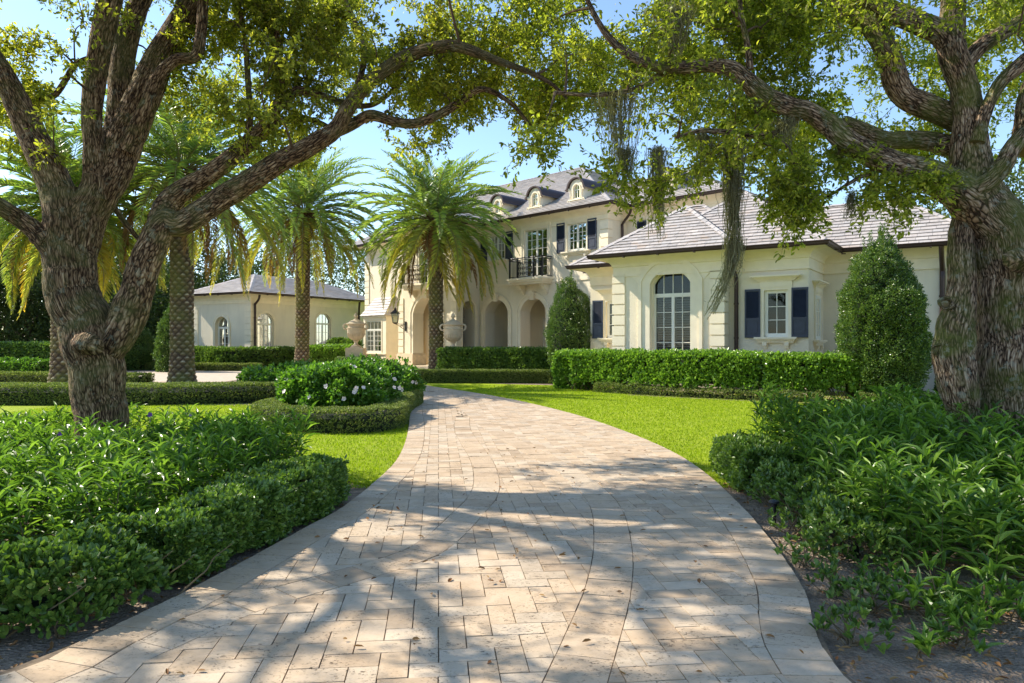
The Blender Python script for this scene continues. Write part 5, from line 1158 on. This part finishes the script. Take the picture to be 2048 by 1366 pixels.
# ---------------------------------------------------------------- date palms
def palm(label, c, zc, r, L=4.8, nf=92, seed=0, dry=6, trunk_h=None, lean=0.):
    rg = np.random.default_rng(seed); t = thing('date_palm', label, 'tree', (c[0], c[1], 0)); zt = zc-.25
    # trunk with diamond leaf scars
    na, nz = 60, int(zt/.032); A = np.linspace(0, 2*PI, na, endpoint=False); Z = np.linspace(-.05, zt, nz); a, z = np.meshgrid(A, Z)
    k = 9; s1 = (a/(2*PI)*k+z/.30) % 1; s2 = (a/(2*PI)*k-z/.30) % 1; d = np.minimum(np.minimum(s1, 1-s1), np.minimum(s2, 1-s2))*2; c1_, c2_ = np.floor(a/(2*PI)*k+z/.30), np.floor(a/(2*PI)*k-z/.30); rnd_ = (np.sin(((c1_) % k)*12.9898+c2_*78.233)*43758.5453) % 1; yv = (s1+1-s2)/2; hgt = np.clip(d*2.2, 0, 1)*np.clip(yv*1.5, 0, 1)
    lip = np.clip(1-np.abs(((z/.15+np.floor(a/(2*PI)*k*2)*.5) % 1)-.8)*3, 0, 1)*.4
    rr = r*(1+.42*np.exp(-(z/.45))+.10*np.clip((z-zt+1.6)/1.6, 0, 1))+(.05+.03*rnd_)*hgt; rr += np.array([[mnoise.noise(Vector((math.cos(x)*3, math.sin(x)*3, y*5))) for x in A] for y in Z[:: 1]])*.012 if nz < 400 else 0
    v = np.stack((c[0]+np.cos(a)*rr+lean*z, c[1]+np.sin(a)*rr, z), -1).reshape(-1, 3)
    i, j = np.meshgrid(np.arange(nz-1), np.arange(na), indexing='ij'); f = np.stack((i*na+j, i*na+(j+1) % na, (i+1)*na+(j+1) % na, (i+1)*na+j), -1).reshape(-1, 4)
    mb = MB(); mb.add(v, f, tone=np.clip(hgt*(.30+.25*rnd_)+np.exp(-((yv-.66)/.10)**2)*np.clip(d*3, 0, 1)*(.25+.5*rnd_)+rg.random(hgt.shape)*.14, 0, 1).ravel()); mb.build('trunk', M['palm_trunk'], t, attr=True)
    bm = MB()                                                        # cut frond bases under the crown
    for q in range(110):
        a0 = q*2.4; z0 = zt-1.25+1.35*q/110; rad = r*1.12+.02; b = np.array((c[0]+math.cos(a0)*rad+lean*z0, c[1]+math.sin(a0)*rad, z0)); o = np.array((math.cos(a0), math.sin(a0), 1.1+rg.normal(0, .2))); o /= np.linalg.norm(o)
        tube(bm, [b-o*.08, b+o*.08, b+o*rg.uniform(.16, .32)], [.07, .06, .035], 6)
    bm.build('frond_base', M['palm_boot'], t)
    gm, dm, rm = MB(), MB(), MB(); C0 = np.array((c[0]+lean*zt, c[1], zt+.1))
    for q in range(nf):
        fr_ = (q+.5)/nf; dead = q >= nf-dry; el = math.radians(84-134*fr_**.95+rg.normal(0, 5)); az = q*2.39996+rg.normal(0, .12); Lq = L*rg.uniform(.86, 1.08)*(.72+.28*min(1, fr_*3.2))
        if dead: el = math.radians(rg.uniform(-48, -30)); Lq *= .75
        n = 26; tt = np.linspace(0, 1, n); hd = np.array((math.cos(az), math.sin(az), 0)); droop = np.interp(fr_, [0, .25, .6, 1], [.75, 1.2, 1.3, 1.1])+rg.normal(0, .12)
        ang_ = el-droop*tt**1.35; ang_ = np.maximum(ang_, -1.48); st = Lq/(n-1); pts = np.zeros((n, 3)); pts[0] = C0+hd*r*.6+np.array((0, 0, .15*math.sin(el)))
        for i_ in range(1, n): pts[i_] = pts[i_-1]+(hd*math.cos(ang_[i_])+np.array((0, 0, math.sin(ang_[i_]))))*st
        sw = np.cross(hd, (0, 0, 1.))*rg.normal(0, .12)*L; pts += sw*(tt**2)[:, None]
        tube(rm, pts, np.linspace(.028, .005, n), 4, False)
        m = 112; u = .12+.88*(np.arange(m)+.5)/m; idx = u*(n-1); p = np.stack([np.interp(idx, np.arange(n), pts[:, i_]) for i_ in range(3)], 1); tg = np.gradient(pts, axis=0); tg = unit(tg); tg = np.stack([np.interp(idx, np.arange(n), tg[:, i_]) for i_ in range(3)], 1)
        sdv = unit(np.cross(tg, np.cross(hd, (0, 0, 1.))[None]*0+np.array((0, 0, 1.)))); up = np.cross(sdv, tg)
        s = np.where(np.arange(m) % 2, 1, -1)[:, None]; ln = .56*np.sin(np.clip(u*1.05, 0, 1)*PI)**.55*(1-.35*u)+.10; ax = unit(tg*(.55+.55*u)[:, None]+sdv*s*(1.0-.35*u)[:, None]+up*rg.normal(.34, .16, (m, 1))+np.array((0, 0, -.20)))
        tone = 0*u
        if not dead: tone = np.clip(np.clip((fr_-.55)*2.0, 0, 1)*(.2+.8*u)*rg.uniform(.15, 1.0)+rg.normal(0, .06, m), 0, 1)
        T4 = MB() if dead else gm
        leaves(T4, p, ax, up+rg.normal(0, .25, (m, 3)), ln*rg.uniform(.85, 1.1, m), .046, 'dia', tone)
        if dead: T4.build('dry_frond', M['palm_dry'], t)
    gm.build('crown', M['palm'], t, attr=True); rm.build('frond_rib', simple('palm_rib', (.22, .20, .07), .5), t)
    return t
palm('date palm standing in front of the entrance portal, full drooping crown', (-3.67, 34.0), 7.7, .30, 4.9, 100, 3, 4, lean=-.006)
palm('slimmer date palm in front of the left wing, between its two arched windows', (-11.2, 37.3), 8.7, .32, 5.3, 100, 5, 9, lean=.012)
palm('nearest and thickest date palm, mossy trunk just right of the left oak', (-12.68, 26.9), 8.4, .38, 5.7, 112, 8, 14)
palm('date palm at the far left whose trunk is behind the oak', (-16.9, 26.4), 7.0, .38, 4.6, 96, 13, 4)

# ---------------------------------------------------------------- trees beyond
def far_tree(label, c, h, r, n=5200, L=.26, trunk=.25, matl='bgleaf', low=-.06, name='garden_tree'):
    t = thing(name, label, 'tree', (c[0], c[1], 0)); d = rv(n)*RNG.random((n, 1))**.28; q_ = np.interp(d[:, 2], [-1, -.6, 1], [.5, 1., 1.])/np.maximum(.55, np.sqrt(1-np.minimum(.8, d[:, 2]**2)*(d[:, 2] < 0))); p = np.c_[c[0]+d[:, 0]*r*q_, c[1]+d[:, 1]*r*q_, h*(low+(1-low)*(.5+.5*d[:, 2]))]
    v = lobes(p, .55)+.6*lobes(p+4, 1.5); p = p[v > -.28]; p += RNG.normal(0, .2, p.shape); mb = MB(); rosettes(mb, p, rv(len(p), .5), 4, L, L*.5, 'dia', 1., .3, .1); mb.build('crown', M[matl], t)
    tm = MB(); b = np.array((c[0], c[1], 0.)); top = b+np.array((RNG.normal(0, .4), 0, h*.5)); tube(tm, catmull([b, (b+top)/2+RNG.normal(0, .2, 3), top], 5), np.linspace(trunk, trunk*.6, 11), 10, True, .1)
    for i in range(6):
        q = b+(top-b)*RNG.uniform(.3, 1); e = q+np.array((RNG.normal(0, r*.4), RNG.normal(0, r*.3), h*.28)); tube(tm, catmull([q, (q+e)/2+RNG.normal(0, .2, 3), e], 4), np.linspace(trunk*.5, .03, 9), 6, False)
    tm.build('trunk', M['twig'], t); return t
far_tree('tree with a slanting pale trunk at the far left edge behind the hedge', (-33, 42), 9.5, 4.2, 3600, low=.4)
for i, (x, y, h, r, s) in enumerate(((-40, 50, 13, 6, 'tall dark evergreen at the far left corner of the garden'), (-31.5, 52, 10.5, 4.5, 'dark rounded evergreen behind the far left palm'), (-27, 56, 12.5, 4.2, 'dark tree seen between the oak trunk and the nearest palm'), (-24.5, 64, 10.5, 4.5, 'evergreen rising behind the corner of the left wing'), (-38, 66, 16, 7, 'tallest dark tree in the left background'), (-20, 74, 13.5, 6, 'tree standing behind the roof of the left wing'), (-48, 60, 15, 7, 'outermost dark tree on the left'))):
    far_tree(s, (x, y), h, r, 6500)
for i, (x, y, h, r, s) in enumerate(((-30, 60, 8, 5, 'bushy evergreen filling the gap left of the conical pair'), (-56, 52, 12, 7, 'broad dark tree beyond the left frame edge hedge'), (-33, 47, 7, 4.2, 'low dark evergreen directly behind the far left hedge'), (-26.5, 50, 7.5, 4, 'dark bushy evergreen behind the two conical evergreens'))):
    far_tree(s, (x, y), h, r, 5500)
far_tree('tree behind the right wing hidden by the mossy oak', (27, 38), 12, 5, 5200)
far_tree('low tree beyond the right end of the house', (21.5, 27), 6.5, 3, 3600)
# ---------------------------------------------------------------- planting beds in the foreground
def lance_bed(name, label, reg, n, hh, matl='petunia', flowers=(), seed=3, fl_label=None):
    """bed of upright stems with paired lance leaves; reg(p)->keep mask on plan points"""
    p = []
    while sum(map(len, p)) < n:
        q = np.c_[RNG.uniform(-13, 13, 6000), RNG.uniform(4.0, 10.6, 6000)]; p.append(q[reg(q)])
    p = np.concatenate(p)[:n]; hN = np.array([mnoise.noise(Vector((a*.9, b*.9, seed))) for a, b in p]); H = hh(p)*(1+.28*hN)*RNG.uniform(.72, 1.12, n)
    lean = RNG.normal(0, .16, (n, 2)); mb = MB(); sm = MB()
    for lev in range(9):
        f = .16+.84*lev/8; z = H*f; keep = (RNG.random(n) < np.interp(f, [0, .4, 1], [.65, .9, 1])); cx = p+lean*(f**1.6*H)[:, None]; pos = np.c_[cx, z][keep]; m = len(pos); a0 = RNG.uniform(0, 2*PI, m)
        for j in range(2 if lev < 7 else 3):
            a = a0+j*(PI if lev < 7 else 2.1)+RNG.normal(0, .25, m); e = RNG.uniform(.05, 1.1, m)+(.5 if lev > 6 else 0); ax = np.c_[np.cos(a), np.sin(a), e]
            leaves(mb, pos+RNG.normal(0, .012, (m, 3)), ax, np.c_[-np.cos(a)*.3, -np.sin(a)*.3, np.ones(m)]+RNG.normal(0, .2, (m, 3)), RNG.uniform(.13, .24, m)*(1-.12*(lev == 8)), RNG.uniform(.024, .040, m), 'lance')
    k = RNG.random(n) < .8; q0 = np.c_[p, np.zeros(n)][k]; q1 = np.c_[p+lean*H[:, None]*.9, H*.97][k]
    for a, b in zip(q0, q1):
        mid = (a+b)/2-np.array((b[0]-a[0], b[1]-a[1], 0))*.12; s = np.array((.003, .001, 0)); sm.add([a-s, a+s, mid+s, mid-s, b+s*.5, b-s*.5], [(0, 1, 2, 3), (3, 2, 4, 5)])
    o = mb.build(name, M[matl]); tag(o, label, 'plants', kind='stuff'); s2 = sm.build('stem', M['stem'], o); s2['kind'] = 'stuff'
    for fx, fy, fz in flowers:
        fm = MB(); b = np.array((fx, fy, fz)); nn = unit(np.array([[RNG.normal(0, .4), -1, .4]]))[0]; tt = unit(np.cross(nn, (0, 0, 1.))[None])[0]; bb = np.cross(nn, tt)
        for i in range(5): a = i*2*PI/5; dr = math.cos(a)*tt+math.sin(a)*bb; leaves(fm, b[None], (dr+nn*.4)[None], nn[None], .036, .036, 'oval')
        tube(fm, [b-nn*.03, b-np.array((0, 0, .12))], .003, 4); fm.build('flower', M['petal_purple'], o)
    return o
eL = off
def regL(q):
    d = sdist(LEc, q); y = q[:, 1]; lo = np.interp(q[:, 0], [-13, -6, -3.5, -2.2, -1.4], [3.6, 4.35, 5.0, 6.3, 8.0]); hi = np.interp(q[:, 0], [-13, -6, -3, -1.9, -1.4], [9.9, 9.8, 9.4, 8.8, 8.3]); tr = np.hypot(q[:, 0]+5.0, q[:, 1]-8.6) > .55
    return (d < -1.0) & (y > lo+.15) & (y < hi) & (q[:, 0] > -9.5) & tr
def hL(q): return np.interp(q[:, 1], [4, 6, 9, 10], [.5, .62, .66, .62])*np.interp(q[:, 0], [-9, -3, -1.4], [1.05, 1., .75])
flL = [tuple(P(px, py, Y)) for px, py, Y in ((88, 862, 9.0), (58, 848, 9.2), (10, 862, 8.8), (121, 868, 8.9), (300, 830, 9.3), (382, 832, 9.4), (27, 925, 7.4), (340, 845, 9.2))]
lance_bed('petunia_bed', 'dense bed of upright lance-leaved plants round the left oak, a few purple flowers', regL, 1500, hL, flowers=flL)
def regR(q):
    lo = np.interp(q[:, 0], [2.6, 2.85, 3.0, 3.4, 9], [6.4, 5.2, 4.75, 4.4, 3.9]); hi = np.interp(q[:, 0], [3, 5, 9], [9.6, 9.8, 9.8]); tr = np.hypot(q[:, 0]-5.55, q[:, 1]-7.8) > .62
    return (q[:, 0] > np.interp(q[:, 1], [5, 7, 7.4, 9], [2.72, 3.05, 3.2, 3.25])) & (q[:, 0] < 9.5) & (q[:, 1] > lo) & (q[:, 1] < hi) & tr
def hR(q): return np.interp(q[:, 1], [4.5, 7, 9.5], [.5, .80, .86])
lance_bed('petunia_bed', 'dense bed of tall lance-leaved plants at the foot of the mossy right oak', regR, 1900, hR, seed=8, flowers=[tuple(P(1618, 832, 9.0)), tuple(P(1571, 838, 8.9))])
# single loose plants on the bare soil at the lower right
def loose_plant(label, px, py, r, h, n, matl='ficus', shape='oval', L=.055, lw=.03):
    x, y = G(px, py); t = thing('loose_shrub', label, 'plant', (x, y, 0)); mb = MB(); sm = MB()
    a = RNG.uniform(0, 6.3, n); q = r*RNG.random(n)**.6; z = h*RNG.uniform(.2, 1, n)*(1-.5*(q/r)**2); p = np.c_[x+np.cos(a)*q, y+np.sin(a)*q, z]
    rosettes(mb, p, np.tile((0, 0, 1.), (n, 1)), 6, L, lw, shape, 1.2, .2, .01); mb.build('foliage', M[matl], t)
    for c in p[::2]: b = np.array((x+RNG.normal(0, .03), y+RNG.normal(0, .03), 0)); tube(sm, [b, (b+c)/2+RNG.normal(0, .02, 3), c], [.006, .005, .003], 4, False)
    sm.build('stem', M['stem'], t); return t
loose_plant('leggy small shrub right behind the path light', 1590, 1075, .30, .32, 26)
loose_plant('scraggly shrub beside the driveway edge below the path light', 1610, 1135, .26, .26, 22)
loose_plant('small leafy tuft on bare soil near the driveway', 1665, 1190, .22, .20, 20)
loose_plant('low leafy shrub nearest the driveway at the bottom right', 1705, 1290, .20, .22, 26)
loose_plant('green clump on the soil below the lance-leaved bed', 1915, 1290, .20, .20, 22, 'petunia', 'lance', .11, .03)
loose_plant('spreading seedling near the bottom right corner', 2030, 1240, .26, .22, 24, 'hibiscus')
loose_plant('tiny sprout with long leaves at the lower right', 1850, 1320, .06, .10, 5, 'petunia', 'lance', .14, .03)
loose_plant('small weedy shrub between path light and hedge clump', 1545, 1010, .26, .34, 26)
loose_plant('small sprout at the bottom left corner of the driveway', 125, 1275, .10, .14, 7)
loose_plant('thin weedy shrub under the lance-leaved bed', 1800, 1215, .3, .25, 20, 'petunia', 'lance', .10, .03)
loose_plant('leafy shrub filling the gap between path light and lance-leaved bed', 1680, 1105, .34, .34, 34)
loose_plant('dense low tuft halfway down the bare soil strip', 1745, 1225, .26, .24, 30)
loose_plant('young lance-leaved plant in front of the right bed', 1860, 1235, .2, .34, 18, 'petunia', 'lance', .14, .03)
loose_plant('sprouting lance-leaved plant beside the fallen leaves', 1960, 1245, .2, .32, 18, 'petunia', 'lance', .14, .03)
# fallen leaves on the soil and a few on the pavers
def litter(n, reg, zf, name, label):
    q = np.c_[RNG.uniform(-8, 8, n*12), RNG.uniform(2.6, 11, n*12)]; q = q[reg(q)][:n]; m = len(q); mb = MB(); leaves(mb, np.c_[q, np.full(m, zf)+RNG.random(m)*.012], np.c_[RNG.normal(size=(m, 2)), RNG.normal(0, .15, m)], np.c_[RNG.normal(0, .35, (m, 2)), np.ones(m)], RNG.uniform(.03, .065, m), RNG.uniform(.014, .028, m), 'oak')
    tag(mb.build(name, M['litter']), label, 'leaves', kind='stuff')
def bedsoil(q): return ((sdist(REc, q) > .03) & (q[:, 1] < 8.5)) | ((sdist(LEc, q) < -.03) & (q[:, 1] < 7.5))
litter(4800, bedsoil, .004, 'fallen_leaves', 'brown fallen oak leaves scattered over the bare soil of the beds')
litter(170, lambda q: (sdist(REc, q) < -.1) & (sdist(LEc, q) > .1), .042, 'fallen_leaves', 'a few dry leaves lying on the travertine driveway')
# path light
x, y = G(1548, 1050); t = thing('path_light', 'short black path light in the soil at the right driveway edge', 'light', (x, y, 0)); mb = MB(); lathe(mb, [(.018, 0), (.02, .17), (.028, .175), (.028, .2), (.012, .205)], (x, y, 0), 14); mb.build('stake', M['iron'], t); mb = MB(); lathe(mb, [(.045, .205), (.05, .21), (.045, .225), (.01, .235), (.001, .236)], (x, y, 0), 16); mb.build('lamp_head', M['iron'], t)
# ---------------------------------------------------------------- urns
def urn(label, c, z0, s=1., ped=.75):
    t = thing('garden_urn', label, 'urn', (c[0], c[1], 0)); m = MB()
    def bx(w, a, b): m.box(c[0]-w, c[0]+w, c[1]-w, c[1]+w, a, b)
    if ped: bx(.46*s, z0, z0+ped); m.build('pedestal', M['stone'], t)
    z = z0+ped; b = MB(); b.box(c[0]-.26*s, c[0]+.26*s, c[1]-.26*s, c[1]+.26*s, z+.001, z+.07*s)
    pr = [(.25, .07), (.24, .12), (.13, .17), (.09, .24), (.10, .32), (.16, .38), (.13, .40), (.17, .43), (.30, .50), (.40, .62), (.455, .78), (.47, .92), (.475, 1.0), (.50, 1.02), (.50, 1.05), (.43, 1.08), (.42, 1.2), (.46, 1.23), (.50, 1.25), (.50, 1.29), (.44, 1.31)]
    lathe(b, [(r_*s, z+q*s) for r_, q in pr], (*c, 0), 32)
    for i in range(24): a = i*2*PI/24; tube(b, [(c[0]+math.cos(a)*rr*s, c[1]+math.sin(a)*rr*s, z+zz*s) for rr, zz in ((.19, .44), (.32, .51), (.42, .64), (.462, .80))], .022*s, 5, False)
    b.build('bowl', M['stone'], t)
    l = MB(); lathe(l, [(r_*s, z+q*s) for r_, q in ((.44, 1.31), (.40, 1.36), (.30, 1.43), (.20, 1.48), (.12, 1.52), (.07, 1.56), (.06, 1.60), (.10, 1.64), (.115, 1.70), (.09, 1.77), (.04, 1.84), (.002, 1.90))], (*c, 0), 28); l.build('lid', M['stone'], t)
    for sg in (-1, 1):
        h = MB(); tube(h, catmull([(c[0]+sg*.44*s, c[1]-.05, z+.98*s), (c[0]+sg*.60*s, c[1]-.08, z+1.02*s), (c[0]+sg*.64*s, c[1]-.08, z+1.18*s), (c[0]+sg*.52*s, c[1]-.05, z+1.28*s), (c[0]+sg*.42*s, c[1]-.05, z+1.22*s)], 4), .045*s, 8); h.build('handle', M['stone'], t)
    return t
uc = P(712, 683, 39)[:2]
urn('stone urn with lid on a square pedestal, left of the entrance portal', uc, .62, 1.05, .72)
pl = thing('round_planter', 'low round stone planter wall under the left urn', 'planter', (*uc, 0)); mb = MB(); lathe(mb, [(1.35, 0), (1.35, .40), (1.42, .41), (1.42, .50), (1.15, .50), (1.15, .42), (.01, .42)], (*uc, 0), 40); mb.build('rim', M['stone'], pl)
tp = [(uc[0]+.95*math.cos(a), uc[1]+.95*math.sin(a)) for a in np.linspace(0, 2*PI*.97, 12)]
hedge('box_hedge', 'ring of dark clipped box around the left urn in its planter', tp, .36, .38, 'ficus', 2600, .05, .03, z0=.42, bumpy=.02, inset=.05)
uc2_ = P(906, 683, 33.6)[:2]; urn('stone urn with lid right of the palm, in front of the portal side', uc2_, .3, .95, 1.0)
uc3_ = P(308, 683, 43)[:2]; urn('small pale stone urn between the two conical evergreens', uc3_, 0, .62, .55)

# ---------------------------------------------------------------- groups of like things
GR = {'box_hedge': 'low clipped box hedges', 'clusia_hedge': 'tall clipped hedges round the house', 'ficus_hedge': 'low oval-leaved hedges along the driveway', 'holly_bush': 'clipped topiary evergreens', 'hibiscus_bush': 'white-flowered hibiscus bushes', 'live_oak': 'live oaks framing the driveway', 'date_palm': 'date palms in front of the house', 'garden_tree': 'background trees', 'loose_shrub': 'loose small plants on the bare soil', 'garden_urn': 'stone garden urns', 'spanish_moss': 'hanging spanish moss', 'variegated_groundcover': 'pale-leaved edging plants', 'garden_shrub': 'loose garden shrubs', 'petunia_bed': 'lance-leaved planting beds'}
for o in list(bpy.data.objects):
    if o.parent is None and o.get('category'):
        k = o.name.split('.')[0]
        if k in GR: o['group'] = GR[k]
for o in bpy.data.objects:
    if '_base' in o: del o['_base']
